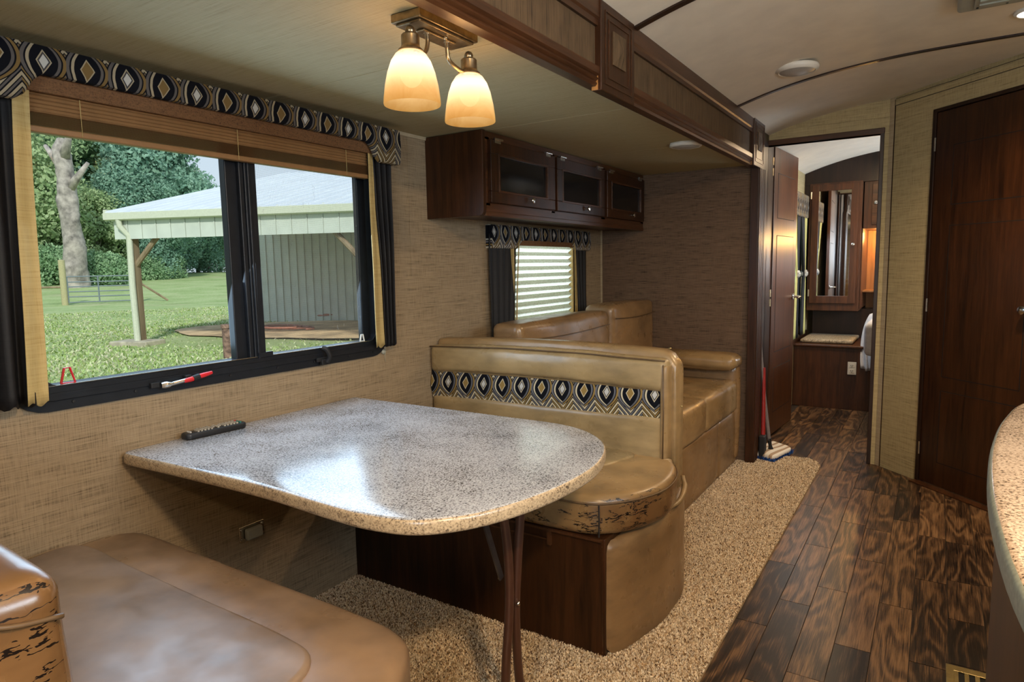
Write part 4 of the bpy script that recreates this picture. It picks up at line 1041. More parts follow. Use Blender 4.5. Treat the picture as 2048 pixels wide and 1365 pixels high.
# ================================================================== RUG
rug_poly = [(.0, .0), (1.372, .0), (1.372, 4.20), (1.345, 4.285), (1.29, 4.335), (1.12, 4.31), (1.0, 4.235), (.86, 4.06), (.0, 4.06)]
rg = thing('rug', 'shaggy speckled beige rug running along the slide-out', 'rug', (.7, 2.6, 0))
bm = bmesh.new(); prism(bm, [p for p in rug_poly], 'z', 0, .010); mk('backing', bm, simple('rug_ground', (.42, .31, .19), .95, noise_amt=.2, nscale=200), rg)
def tufts(n, sample, w, h, lean, palette, name, mat, parent=None, label=None, z0=.0, base=(0, 0, 0), z_fn=None):
    P = sample(n); n = len(P)
    th = np.random.rand(n)*2*np.pi; ph = np.random.rand(n)*2*np.pi
    wv = np.stack([np.cos(th), np.sin(th), np.zeros(n)], 1)*(w*(.6+.8*np.random.rand(n)))[:, None]/2
    hh = h*(.6+.7*np.random.rand(n)); ln = lean*np.random.rand(n)
    lv = np.stack([np.cos(ph)*ln, np.sin(ph)*ln, hh], 1)
    zz = np.full(n, z0) if z_fn is None else z_fn(P)
    p0 = np.stack([P[:, 0], P[:, 1], zz], 1) - np.array(base)
    v = np.stack([p0-wv, p0+wv, p0+wv*.9+lv*.6, p0-wv*.9+lv*.6, p0+wv*.35+lv*np.array([1.6, 1.6, 1]), p0-wv*.35+lv*np.array([1.6, 1.6, 1])], 1).reshape(-1, 3)
    i = np.arange(n)[:, None]*6; q = np.concatenate([i+np.array([0, 1, 2, 3]), i+np.array([3, 2, 4, 5])], 1).reshape(-1)
    me = bpy.data.meshes.new(name); me.vertices.add(len(v)); me.vertices.foreach_set('co', v.astype(np.float32).ravel())
    me.loops.add(len(q)); me.loops.foreach_set('vertex_index', q.astype(np.int32))
    me.polygons.add(n*2); me.polygons.foreach_set('loop_start', np.arange(n*2, dtype=np.int32)*4); me.polygons.foreach_set('loop_total', np.full(n*2, 4, np.int32))
    pal = np.array(palette); ci = pal[np.random.randint(0, len(pal), n)]; ci = ci*(.8+.4*np.random.rand(n))[:, None]
    at = me.color_attributes.new('tint', 'FLOAT_COLOR', 'POINT')
    c4 = np.ones((n*6, 4), np.float32); c4[:, :3] = np.repeat(ci, 6, 0); at.data.foreach_set('color', c4.ravel())
    me.update(); me.validate(); me.materials.append(mat)
    o = bpy.data.objects.new(name, me); COL.objects.link(o)
    if parent: o.parent = parent
    else: o.location = base
    o['kind'] = 'stuff'
    if label: o['label'] = label
    return o
def tint_mat(name, rough=.9, trans=0):
    m, t, p, o = new_mat(name); a = t.nodes.new('ShaderNodeVertexColor'); a.layer_name = 'tint'
    t.links.new(a.outputs[0], p.inputs['Base Color']); setp(p, Roughness=rough); p.inputs['Specular IOR Level'].default_value = .2
    return m
def in_poly(P, poly):
    x, y = P[:, 0], P[:, 1]; c = np.zeros(len(P), bool); n = len(poly)
    for i in range(n):
        x0, y0 = poly[i]; x1, y1 = poly[(i+1) % n]
        if y0 == y1: continue
        c ^= ((y0 > y) != (y1 > y)) & (x < (x1-x0)*(y-y0)/(y1-y0)+x0)
    return c
def rug_sample(n):
    P = np.random.rand(int(n*1.9), 2)*np.array([1.40, 3.45]) + np.array([0, .9])
    k = in_poly(P, rug_poly) & ~((P[:, 0] < 1.07) & (P[:, 1] > 1.80) & (P[:, 1] < 2.42)) & ~((P[:, 0] < .80) & (P[:, 1] > 1.80)) & (np.abs(P[:, 0]-1.205-.006*np.sin(P[:, 1]*5)) > .0022)
    return P[k][:n]
tufts(250000, rug_sample, .0040, .0065, .0035, [(.80, .68, .50), (.86, .76, .60), (.70, .55, .36), (.80, .66, .47), (.74, .60, .42), (.34, .21, .10), (.12, .07, .04), (.84, .73, .56)], 'pile', tint_mat('rug_yarn'), rg, z0=.009, base=(.7, 2.6, 0))

# ================================================================== MOP, BROOM
mp = thing('mop', 'flat mop with a striped white pad leaning by the column', 'mop', (1.06, 4.3, 0))
q4 = [(.985, 4.19), (1.115, 4.15), (1.172, 4.40), (1.03, 4.50)]
bm = bmesh.new(); slab(bm, [(p.x, p.y) for p in cr([(*q4[0], 0), (1.05, 4.165, 0), (*q4[1], 0), (1.15, 4.28, 0), (*q4[2], 0), (1.10, 4.47, 0), (*q4[3], 0), (1.0, 4.35, 0)], 4, True)], .022, .052, .012, .003, 4, .008)
def mop_mat():
    m, t, p, o = new_mat('striped_microfibre'); X, Y, Z = xyz(t)
    f = ((X*.96 + Y*.0)*21 + Y*-5.0 + 3).fract()
    n = nz(t, coords(t), 300, 3)
    t.links.new(mix(t, f.band(.30, .70), (.80, .74, .64), (.42, .30, .20)), p.inputs['Base Color']); setp(p, Roughness=.95); bump(t, p, n, .9, .004); return m
mk('pad', bm, mop_mat(), mp, smooth=True)
def mop_s(n):
    P = np.random.rand(n*3, 2)*np.array([.26, .42]) + np.array([.95, 4.11]); C_ = np.array([1.075, 4.31]); Q = np.array(q4)
    big = (Q-C_)*1.10+C_; small = (Q-C_)*.9+C_
    return P[in_poly(P, [tuple(k) for k in big]) & ~in_poly(P, [tuple(k) for k in small])][:n]
tufts(2600, mop_s, .006, .022, .008, [(.02, .06, .22), (.03, .10, .34), (.012, .035, .12)], 'fringe', tint_mat('blue_fringe'), mp, 'blue fringe round the mop pad', z0=.010, base=(1.06, 4.3, 0))
bm = bmesh.new(); tube(bm, [(1.075, 4.27, .058), (1.072, 4.262, .085), (1.066, 4.255, .13)], [.016, .010, .013], 10); mk('swivel_joint', bm, 'black_rubber', mp, smooth='auto')
bm = bmesh.new(); tube(bm, [(1.066, 4.255, .12), (1.033, 4.235, .42), (1.008, 4.225, .735)], [.0115, .0105, .006], 12); mk('handle', bm, simple('grey_handle', (.17, .145, .14), .4), mp, smooth='auto', label='grey pole')
bm = bmesh.new(); tube(bm, [(1.040, 4.205, .02), (1.034, 4.228, .3), (1.030, 4.232, .58)], [.014, .012, .009], 10); 
br_ = thing('broom', 'red-handled broom standing behind the flat mop', 'broom', (1.04, 4.23, 0))
mk('handle', bm, simple('red_pole', (.30, .018, .015), .35), br_, smooth='auto')
mk('broom_head', B(((1.022, 4.165, .012), (1.058, 4.225, .16))), 'black_rubber', br_, bevel=.006)

# floor register
rgi = thing('floor_register', 'brass floor vent with slots by the island', 'vent', (2.1, 2.15, 0))
bm = bmesh.new(); box(bm, (1.983, 2.252, 0), (2.25, 2.282, .006)); box(bm, (1.983, 2.0, 0), (2.003, 2.255, .006)); box(bm, (1.983, 2.0, 0), (2.25, 2.03, .006)); box(bm, (2.23, 2.0, 0), (2.25, 2.28, .006))
mk('rim', bm, 'brass', rgi, bevel=.001)
mk('duct', B(((2.0, 2.02, .0), (2.235, 2.26, .0015))), 'dark_void', rgi)
for k in range(9): mk('bar', B(((2.003+k*.026, 2.03, .0015), (2.003+k*.026+.011, 2.255, .005))), 'brass', rgi)

# ================================================================== ISLAND
isl = thing('kitchen_island', 'curved kitchen island with dark wood body and granite-look top at the right edge', 'counter', (2.3, 1.2, 0))
io = [(2.60, 2.06), (2.35, 2.02), (2.19, 1.95), (2.085, 1.83), (2.035, 1.64), (2.003, 1.42), (1.985, 1.20), (1.980, .98), (1.990, .75), (2.03, .52), (2.12, .30), (2.30, .16), (2.60, .12), (2.70, .5), (2.72, 1.1), (2.70, 1.7)]
il = [(p.x, p.y) for p in cr([(a, b, 0) for a, b in io], 5, True)]
bm = bmesh.new(); slab(bm, il, .870, .912, .012, 0, 5); it = mk('counter_top', bm, 'granite_tan', isl, smooth='auto', angle=60)
it.data.materials.append(simple('sage_counter_edge', (.27, .29, .23), .4, noise_amt=.12, nscale=120))
for f in it.data.polygons:
    if abs(f.normal.z) < .75 or f.center.z < .9: f.material_index = 1
C_ = Vector((2.38, 1.1)); bo = [tuple(C_ + (Vector(p)-C_)*.962) for p in il]
bm = bmesh.new(); slab(bm, bo, .002, .870, .001, 0, 1); mk('body', bm, 'wood', isl, smooth='auto')

# ================================================================== BEDROOM
bp = thing('bed_platform', 'dark wood storage step across the bedroom with a rounded front edge', 'platform', (1.4, 6.3, 0))
mk('front_panel', B(((.902, 6.0, .0), (1.98, 6.03, .515))), 'wood_red', bp, bevel=.002)
mk('top', B(((.902, 5.985, .513), (1.98, 7.0, .535))), 'wood_red', bp, bevel=.008, seg=3)
mk('body', B(((.902, 6.03, 0), (1.98, 7.0, .513))), 'dark_void', bp)
op = thing('outlet', 'cream double power outlet on the step below the bed sheet', 'outlet', (1.352, 6.0, .35))
mk('cover_plate', B(((1.322, 5.994, .297), (1.386, 6.0, .402))), 'white_plastic', op, bevel=.002)
for z in (.328, .372):
    mk('receptacle', B(((1.337, 5.992, z-.016), (1.371, 5.995, z+.016))), 'white_plastic', op, bevel=.001)
    for x in (1.347, 1.360): mk('slot', B(((x-.0015, 5.9912, z-.004), (x+.0015, 5.9925, z+.007))), 'dark_void', op)
    mk('slot', B(((1.351, 5.9912, z-.011), (1.356, 5.9925, z-.006))), 'dark_void', op)
bm = bmesh.new(); pillow(bm, (.935, 6.09, .536), (1.345, 6.62, .568), .014, (0, 0, .004), 12); 
tag(mk('seat_pad', bm, simple('speckled_pad', (.34, .27, .18), .8, noise_amt=.35, nscale=90), smooth=True, loc=(1.14, 6.35, .536)), 'speckled tan pad lying on the bedroom step', 'cushion')
mc = thing('mirror_cabinet', 'tall wall cabinet with a mirrored door in the bedroom', 'cabinet', (1.17, 6.45, .8))
mk('carcass', B(((.945, 6.312, .80), (1.352, 6.62, 1.90))), 'wood_red', mc, bevel=.003)
md = mk('cabinet_door', B(((.965, 6.292, .865), (1.022, 6.312, 1.885)), ((1.272, 6.292, .865), (1.325, 6.312, 1.885)), ((1.022, 6.292, .865), (1.272, 6.312, .93)), ((1.022, 6.292, 1.83), (1.272, 6.312, 1.885))), 'wood_red', mc, bevel=.003)
M['mirror'] = simple('mirror', (.82, .82, .84), .02, 1, noise_amt=0)
mk('mirror_pane', B(((1.020, 6.300, .928), (1.274, 6.304, 1.832))), 'mirror', md)
bm = bmesh.new(); lathe(bm, [(.006, 0), (.006, -.012), (.014, -.02), (.013, -.028), (.001, -.03)], (1.300, 6.292, 1.37), 18, 'y'); mk('cabinet_knob', bm, 'chrome', md, smooth='auto')
for z in (1.80, .955):
    bm = bmesh.new(); tube(bm, [(.960, 6.296, z-.03), (.960, 6.296, z+.03)], .007, 8); mk('hinge', bm, 'chrome', md, smooth='auto')
hc = thing('headboard_unit', 'dark wood cabinet surround above the bed with a lit shelf nook', 'cabinet', (1.6, 6.8, .8))
bm = bmesh.new()
pf = [(.905, 2.06), (.905, 1.90)] + [(p.x, p.y) for p in cr([(1.0, 1.895, 0), (1.2, 1.89, 0), (1.6, 1.89, 0), (2.4, 1.89, 0)], 4)] + [(2.4, 2.26), (1.5, 2.24), (1.2, 2.20)]
prism(bm, pf, 'y', 6.32, 6.55); mk('top_board', bm, 'wood_black', hc)
bm = bmesh.new(); pts = [(.902, 2.08), (.902, 1.55), (.93, 1.72), (.985, 1.86), (1.06, 1.92)]
prism(bm, pts, 'y', 6.33, 6.36); mk('curved_cheek', bm, 'wood_black', hc)
mk('nook_side', B(((1.353, 6.34, .82), (1.365, 6.9, 1.90))), 'wood_red', hc)
mk('upper_box', B(((1.353, 6.34, 1.50), (2.2, 6.9, 1.90))), 'wood_red', hc, bevel=.003)
mk('upper_door', B(((1.425, 6.322, 1.53), (1.80, 6.34, 1.87))), 'wood_x', hc, bevel=.003)
bm = bmesh.new(); lathe(bm, [(.006, 0), (.006, -.012), (.014, -.02), (.001, -.028)], (1.455, 6.322, 1.71), 18, 'y'); mk('cabinet_knob', bm, 'chrome', hc, smooth='auto')
M['nook_wood'] = wood('honey_wood', (.16, .065, .02), (.34, .15, .05))
mk('nook_back', B(((1.365, 6.86, .80), (2.2, 6.9, 1.50))), 'nook_wood', hc)
mk('nook_shelf', B(((1.365, 6.50, .955), (2.2, 6.86, .97))), 'nook_wood', hc, bevel=.002)
mk('lower_box', B(((.95, 6.65, .536), (2.2, 6.9, .80))), 'wood_black', hc)
# bed with sheet
bed = thing('bed', 'bed with a pale rumpled sheet hanging off its corner', 'bed', (1.9, 6.1, 0))
bm = bmesh.new(); pillow(bm, (1.49, 5.2, .55), (2.85, 6.45, .80), .05, (0, 0, .02), 14); mk('mattress', bm, simple('white_mattress', (.55, .55, .58), .8), bed, smooth=True)
mk('bed_base', B(((1.60, 5.3, .0), (2.85, 5.98, .55))), 'wood', bed)
bm = bmesh.new()
def sheet(i, j):
    # i: along the edge, j: from the mattress top down to the tip
    top = Vector((1.56 - .10*i, 5.95 + .12*i, .845 - .05*i)); mid = Vector((1.385+.10*(1-i), 5.90+.1*i, .66+.08*(1-i))); tip = Vector((1.44+.05*(1-i), 5.93+.04*i, .34 + .03*abs(i-.4)))
    p = top*(1-j)**2 + mid*2*j*(1-j) + tip*j*j
    return p + Vector((math.sin(i*9+j*2)*.014, math.cos(i*11+j*3)*.02, 0))*(j*.9+.2)
grid_face(bm, 24, 24, sheet)
o = mk('sheet', bm, simple('pale_grey_sheet', (.62, .63, .68), .85), bed, smooth=True); s = o.modifiers.new('thick', 'SOLIDIFY'); s.thickness = .006
# bedroom window with tied curtains
w3 = thing('window_3', None, None, (.9, 5.85, .7), kind='structure')
bm = bmesh.new(); ring_frame(bm, [(5.50, .67), (6.20, .67), (6.20, 1.70), (5.50, 1.70)], [(5.56, .73), (6.14, .73), (6.14, 1.64), (5.56, 1.64)], 'x', .86, .912); mk('frame', bm, 'black_metal', w3, bevel=.003)
mk('pane', B(((.87, 5.55, .72), (.874, 6.15, 1.65))), 'glass', w3)
bv = mk('bedroom_valance', B(((.902, 5.50, 1.60), (.955, 6.22, 1.79))), ogee('ogee_weave_bed', 'y', .10, 1.69-1.60, gold=(.16, .10, .04), cream=(.30, .25, .16)), loc=(.92, 5.86, 1.60), bevel=.008)
tag(bv, 'dark ruffled valance over the bedroom window', 'valance')
def tied(name, label, y0, y1, yt, x=.94, z0=.60, z1=1.62, mats=('curtain_lime', 'black_cloth')):
    c = thing(name, label, 'curtain', (x, yt, z0))
    for q, (a, b, mt) in enumerate(((y0, (y0+y1)/2+.02, mats[0]), ((y0+y1)/2-.02, y1, mats[1]))):
        bm = bmesh.new()
        def fn(i, j):
            z = z1 + (z0-z1)*j; w = min(1, abs(j-.48)*2.2)**.9; ya, yb = a+(b-a)*i, yt + (q-.5)*.03 + (i-.5)*.03
            lo = yt + (q-.5)*.10 + (i-.5)*.13
            y = (ya if j < .48 else lo)*w + yb*(1-w)
            return Vector((x + .012*math.sin(i*12+q), y, z))
        grid_face(bm, 20, 26, fn); o = mk('drape', bm, mt, c, smooth=True); s = o.modifiers.new('thick', 'SOLIDIFY'); s.thickness = .003
    bm = bmesh.new(); lathe(bm, [(.022, -.03), (.034, -.01), (.034, .01), (.022, .03)], (x, yt, z1+(z0-z1)*.48), 14); mk('tie', bm, 'tie_cloth', c, smooth=True)
M['curtain_lime'] = simple('olive_lining_cloth', (.42, .40, .14), .7, noise_amt=.05); M['tie_cloth'] = simple('silver_tie', (.30, .29, .25), .5, noise_amt=.4, nscale=80)
tied('bedroom_curtain', 'olive and black tied curtain beside the open bedroom door', 5.55, 5.90, 5.80)
tied('bedroom_curtain', 'black and olive tied curtain at the far side of the bedroom window', 5.95, 6.22, 6.16, mats=('black_cloth', 'curtain_lime'))

# ================================================================== OUTDOORS
EYE = Vector((1.9065, 0, 1.23))
def gz(x, y):
    d = math.hypot(x-1.9065, y)
    b = -.75 + .55*min(1, max(0, (d-3.5)/5))
    if d > 37: b += min(1.5, (d-37)*.0415)
    return b
M['grass'] = None
def grass_mat():
    m, t, p, o = new_mat('pasture_grass'); c = coords(t)
    a = nz(t, c, .55, 4); b = nz(t, c, 9, 4, .7); d = nz(t, mapped(t, (1, 1, 1), c, (40, 7, 0)), .32, 3)
    col = ramp(t, a*.45+b*.55, [(.30, (.20, .27, .09)), (.48, (.34, .43, .17)), (.66, (.50, .53, .28))])
    col = mix(t, ((d-.55)*6).clamp()*.6, col, (.50, .44, .27))
    t.links.new(col, p.inputs['Base Color']); setp(p, Roughness=.9); p.inputs['Specular IOR Level'].default_value = .1; bump(t, p, b, .6, .05); return m
M['grass'] = grass_mat()
bm = bmesh.new(); nx, ny = 60, 60
X0, X1, Y0, Y1 = -110, -.4, -25, 95
g = [[None]*(ny+1) for _ in range(nx+1)]
for i in range(nx+1):
    for j in range(ny+1):
        x = X1 + (X0-X1)*(i/nx)**1.8; y = 6 + (Y1-6)*((j/ny-.3)/.7)**1.6 if j/ny > .3 else 6 + (Y0-6)*((.3-j/ny)/.3)**1.3
        g[i][j] = bm.verts.new((x, y, gz(x, y)+noise.noise(Vector((x*.3, y*.3, 0)))*.03))
for i in range(nx):
    for j in range(ny): bm.faces.new((g[i][j], g[i+1][j], g[i+1][j+1], g[i][j+1]))
mk('ground', bm, 'grass', kind='structure', smooth=True)
def grass_s(n):
    r = 6.0 + 24*np.random.rand(n)**1.3; th = np.radians(90+18+np.random.rand(n)*54)
    P = np.stack([1.9065+r*np.cos(th), r*np.sin(th)], 1)
    q = (P[:, 0]+11.66)*-.37 + (P[:, 1]-6.91)*.93; s = (P[:, 0]+11.66)*.93 + (P[:, 1]-6.91)*.37
    k = (P[:, 0] < -1.2) & ~((q > -.2) & (q < 5.6) & (s > 0) & (np.random.rand(n) < .8))
    return P[k]
gv = np.vectorize(gz)
og = tufts(70000, grass_s, .03, .045, .04, [(.33, .43, .15), (.40, .50, .20), (.50, .54, .29), (.27, .37, .11), (.55, .53, .35)], 'grass', tint_mat('grass_blades'), z_fn=lambda P: gv(P[:, 0], P[:, 1])-.01)
og['label'] = 'short green grass of the pasture outside the window'; og['category'] = 'grass'

# barn / pole shed
e = Vector((.9292, .3697, 0)); nvec = Vector((-.3697, .9292, 0)); EL = Vector((-11.66, 6.91, 2.445)); GZ = -.2
def bp3(s, t, z): return EL + e*s + nvec*t + Vector((0, 0, z-EL.z))
BMt = Matrix(((e.x, nvec.x, 0, EL.x), (e.y, nvec.y, 0, EL.y), (0, 0, 1, 0), (0, 0, 0, 1)))
def BB(*boxes):
    bm = bmesh.new()
    for lo, hi in boxes: box(bm, lo, hi, BMt)
    return bm
M['siding'] = simple('pale_green_siding', (.56, .60, .52), .5, noise_amt=.04, nscale=3)
M['roof_metal'] = simple('white_roof_metal', (.70, .73, .74), .35, .1, noise_amt=.03, nscale=2)
M['shed_trim'] = simple('cream_shed_trim', (.58, .60, .46), .5, noise_amt=.03)
M['post_wood'] = wood('weathered_post', (.16, .11, .06), (.34, .26, .16), 'z', .8, .3, 0)
M['rust'] = simple('rusty_steel', (.20, .12, .085), .8, noise_amt=.4, nscale=14)
M['concrete'] = simple('pale_concrete', (.45, .40, .29), .9, noise_amt=.15, nscale=6)
barn = thing('pole_shed', 'pale green metal pole shed with a white roof outside the window', 'shed', tuple(bp3(3, 3, GZ)))
PIT = .242
for k in range(12):
    s0, s1 = -.30+k*.92, -.30+(k+1)*.92
    bm = bmesh.new()
    prf = [(s0, 0), (s0+.02, .03), (s0+.05, .03), (s0+.07, 0)]
    for q in (.3, .6): prf += [(s0+q-.03, 0), (s0+q-.015, .018), (s0+q+.015, .018), (s0+q+.03, 0)]
    prf += [(s1, 0)]
    lo = [[bm.verts.new(BMt @ Vector((s, t, 2.44 + PIT*(t+.12) + dz + h))) for s, h in prf] for t, dz in ((-.12, 0), (6.95, 0))]
    lo2 = [[bm.verts.new(BMt @ Vector((s, t, 2.41 + PIT*(t+.12)))) for s, h in prf] for t in (-.12, 6.95)]
    nq = len(prf)
    for q in range(nq-1):
        bm.faces.new((lo[0][q], lo[0][q+1], lo[1][q+1], lo[1][q])); bm.faces.new((lo2[0][q+1], lo2[0][q], lo2[1][q], lo2[1][q+1]))
        bm.faces.new((lo2[0][q], lo2[0][q+1], lo[0][q+1], lo[0][q]))
    mk('roof_panel', bm, 'roof_metal', barn)
bm = bmesh.new(); prism(bm, [(-.16, 2.30), (-.16, 2.43), (-.04, 2.43), (-.04, 2.30), (-.10, 2.28)], 'x', -.32, 10.8)
for v in bm.verts: v.co = BMt @ v.co
mk('gutter', bm, 'shed_trim', barn)
for k in range(34):
    s = -.2 + k*.32
    if s > 10: break
    mk('fascia_board', BB(((s, -.03, 1.92), (s+.30, 0, 2.33)), ((s+.295, -.045, 1.92), (s+.315, 0, 2.33))), 'siding', barn)
for k in range(36):
    s = -1.3 + k*.235
    mk('siding_panel', BB(((s, 5.6, GZ-.1), (s+.205, 5.64, 3.2)), ((s+.2, 5.57, GZ-.1), (s+.232, 5.62, 3.2))), 'siding', barn)
mk('gable_rake', BB(((-.36, -.1, 2.38), (-.28, 0, 2.5)),), 'shed_trim', barn)
mk('inner_ceiling', BB(((-.2, 0, 2.40), (10.6, 5.6, 2.43))), 'post_wood', barn)
mk('eave_beam', BB(((-.1, .03, 2.05), (10.6, .12, 2.30))), 'post_wood', barn)
mk('post', BB(((-.02, .05, GZ-.1), (.14, .2, 2.1))), 'post_wood', barn); mk('post', BB(((4.95, .05, GZ-.1), (5.1, .2, 2.1))), 'post_wood', barn)
bm = bmesh.new(); tube(bm, [bp3(-.02, -.10, 2.30), bp3(-.02, -.09, 2.18), bp3(.10, .0, 1.98), bp3(.10, -.02, 1.0), bp3(.12, -.02, GZ)], .06, 10); mk('downpipe', bm, 'shed_trim', barn, smooth='auto')
for s0, s1 in ((.1, .75), (4.95, 4.3)):
    bm = bmesh.new(); tube(bm, [bp3(s0, .12, 1.40), bp3(s1, .12, 2.08)], .055, 8); mk('brace', bm, 'post_wood', barn)
mk('footing', BB(((-.35, -.25, GZ-.05), (.5, .3, GZ+.10))), 'concrete', barn, bevel=.02)
bm = bmesh.new()
for i in range(5):
    pass
n = 40; cdirt = bp3(3.5, 3.5, GZ)
vs = [bm.verts.new(BMt @ Vector((3.6+ (4.9+.5*noise.noise(Vector((k*.4, 0, 0))))*math.cos(k*2*math.pi/n), 3.3 + (2.35+.5*noise.noise(Vector((k*.5, 3, 0))))*math.sin(k*2*math.pi/n), GZ+.045))) for k in range(n)]
c0 = bm.verts.new(BMt @ Vector((3.6, 3.3, GZ+.06)))
for k in range(n): bm.faces.new((vs[k], vs[(k+1) % n], c0))
M['dirt'] = simple('tan_dirt', (.60, .42, .23), .95, noise_amt=.22, nscale=2)
mk('shed_floor', bm, 'dirt', kind='structure')
def hose(name, label, c, r, turns, col, flat=1.0, seed=0):
    rnd = random.Random(seed); pts = []
    for k in range(int(turns*14)):
        a = k*2*math.pi/14; rr = r*(.75+.35*math.sin(k*.37+seed))*(1+.1*rnd.random())
        pts.append((c[0]+math.cos(a)*rr, c[1]+math.sin(a)*rr*flat, c[2]+.03+.015*(k/14)+.02*rnd.random()))
    bm = bmesh.new(); tube(bm, cr(pts, 2), .022, 6); tag(mk(name, bm, col, smooth=True, loc=c), label, 'hose')
M['hose_red'] = simple('faded_red_hose', (.36, .13, .08), .6)
hose('garden_hose', 'coiled orange hose lying on the dirt in front of the shed', (-10.95, 10.1, GZ+.05), .62, 4, 'hose_red', .7, 1)
hose('garden_hose', 'coiled reddish hose against the shed wall on the right', (-12.75, 12.85, GZ+.07), .45, 6, 'hose_red', .6, 2)
hose('garden_hose', 'small coiled hose at the left foot of the shed wall', (-15.0, 12.1, GZ+.07), .32, 3, 'rust', .6, 3)
# rusty bollard
bm = bmesh.new(); bc = (-8.1, 6.66, gz(-8.1, 6.66)); lathe(bm, [(.10, -.1), (.10, .50), (.115, .50), (.115, .56), (.001, .57)], bc, 14)
tag(mk('bollard', bm, 'rust', smooth='auto', loc=bc), 'short rusty white steel post standing in the grass by the shed', 'post')
# gate and fence
def gpt(px, k=1.0): return None
GA, GB = Vector((-32.75, 14.66, 0)), Vector((-31.6, 17.2, 0))
gd = (GB-GA).normalized(); GL = (GB-GA).length
gate = thing('farm_gate', 'long tubular steel farm gate at the end of the lawn', 'gate', (GA.x, GA.y, GZ))
def gp(s, z): return GA + gd*s + Vector((0, 0, z))
g0 = gz(GA.x, GA.y)
for z in (.12, .38, .62, .86, 1.08, 1.34):
    bm = bmesh.new(); tube(bm, [gp(.15, g0+z), gp(GL, g0+z)], .028, 6); mk('rail', bm, 'gate_steel', gate) if 'gate_steel' in M else (M.__setitem__('gate_steel', simple('blue_grey_steel', (.16, .20, .21), .5)), mk('rail', bm, M['gate_steel'], gate))
for s in (.15, GL*.5, GL):
    bm = bmesh.new(); tube(bm, [gp(s, g0+.1), gp(s, g0+1.34)], .035, 6); mk('upright', bm, 'gate_steel', gate)
bm = bmesh.new(); lathe(bm, [(.14, -.2), (.14, 2.12), (.001, 2.16)], (GA.x, GA.y, g0), 12); tag(mk('fence_post', bm, simple('yellowish_post', (.42, .38, .20), .8), smooth='auto', loc=(GA.x, GA.y, g0)), 'thick yellowish wooden post left of the steel gate', 'post')
q = GB + gd*.25; bm = bmesh.new(); lathe(bm, [(.12, -.2), (.12, 1.7), (.001, 1.75)], (q.x, q.y, g0), 12); tube(bm, [(q.x+.1, q.y+.1, g0+.95), (q.x+gd.x*1.3, q.y+gd.y*1.3, g0+.05)], .06, 6)
tag(mk('fence_post', bm, 'post_wood', smooth='auto', loc=(q.x, q.y, g0)), 'braced wooden post right of the gate beyond the shed corner', 'post')
bm = bmesh.new(); a = GA - gd*4; tube(bm, [(GA.x, GA.y, g0+.85), (a.x, a.y, g0+.9)], .05, 6); tag(mk('fence_rail', bm, 'post_wood', loc=(a.x, a.y, g0)), 'grey horizontal fence rail left of the gate', 'rail')
tpx = (-27.7, 20.5); tz = gz(*tpx)
tp_ = thing('fence_stake', 'thin steel stake with a white cap in the grass', 'stake', (*tpx, tz))
bm = bmesh.new(); tube(bm, [(*tpx, tz-.1), (*tpx, tz+1.2)], .022, 6); mk('stake', bm, 'rust', tp_)
bm = bmesh.new(); tube(bm, [(*tpx, tz+1.2), (*tpx, tz+1.46)], .04, 8); mk('cap', bm, 'white_plastic', tp_)

# trees: leaf cards on blobs, joined per crown
def leaf_mat(name, a, b):
    m = bpy.data.materials.new(name); m.use_nodes = True; t = m.node_tree; t.nodes.clear(); V.T = t
    o = t.nodes.new('ShaderNodeOutputMaterial'); d = t.nodes.new('ShaderNodeBsdfDiffuse'); tr = t.nodes.new('ShaderNodeBsdfTranslucent'); mx = t.nodes.new('ShaderNodeMixShader'); mx.inputs[0].default_value = .35
    c = ramp(t, nz(t, coords(t), .9, 4, .7), [(.32, a), (.66, b)])
    for s in (d, tr): t.links.new(c, s.inputs[0])
    t.links.new(d.outputs[0], mx.inputs[1]); t.links.new(tr.outputs[0], mx.inputs[2]); t.links.new(mx.outputs[0], o.inputs[0]); return m
LM_ = [leaf_mat('leaves_blue_green', (.14, .28, .20), (.36, .54, .40)), leaf_mat('leaves_mid_green', (.17, .31, .15), (.44, .60, .34)), leaf_mat('leaves_yellow_green', (.24, .36, .15), (.54, .64, .36))]
M['bark'] = simple('grey_bark', (.33, .29, .25), .9, noise_amt=.28, nscale=2.2)
def crown_mesh(name, seed, h, w, low, n=9000, mat=None, size=.30):
    rs = np.random.RandomState(seed); nb_ = 26
    zc = low + (h-low)*rs.rand(nb_)**.8; prof = np.sin(np.clip((zc-low)/(h-low), .12, .95)*np.pi)**.6
    th = rs.rand(nb_)*2*np.pi; rr = w*.42*prof*rs.rand(nb_)**.5
    C = np.stack([rr*np.cos(th), rr*np.sin(th), zc], 1); rad = w*.24*(.7+.6*rs.rand(nb_))
    k = rs.randint(0, nb_, n); d = rs.normal(size=(n, 3)); d /= np.linalg.norm(d, axis=1)[:, None]
    P = C[k] + d*(rad[k]*(.55+.5*rs.rand(n)))[:, None]*np.array([1, 1, .8])
    u = rs.normal(size=(n, 3)); u /= np.linalg.norm(u, axis=1)[:, None]; v = np.cross(u, d+.4*rs.normal(size=(n, 3))); v /= np.linalg.norm(v, axis=1)[:, None]+1e-6
    s = (size*(.5+.8*rs.rand(n)))[:, None]
    vv = np.stack([P-u*s, P-v*s*.6, P+u*s, P+v*s*.6], 1).reshape(-1, 3)
    me = bpy.data.meshes.new(name); me.vertices.add(n*4); me.vertices.foreach_set('co', vv.astype(np.float32).ravel())
    me.loops.add(n*4); me.loops.foreach_set('vertex_index', np.arange(n*4, dtype=np.int32)); me.polygons.add(n)
    me.polygons.foreach_set('loop_start', np.arange(n, dtype=np.int32)*4); me.polygons.foreach_set('loop_total', np.full(n, 4, np.int32))
    me.update(); me.materials.append(mat); return me
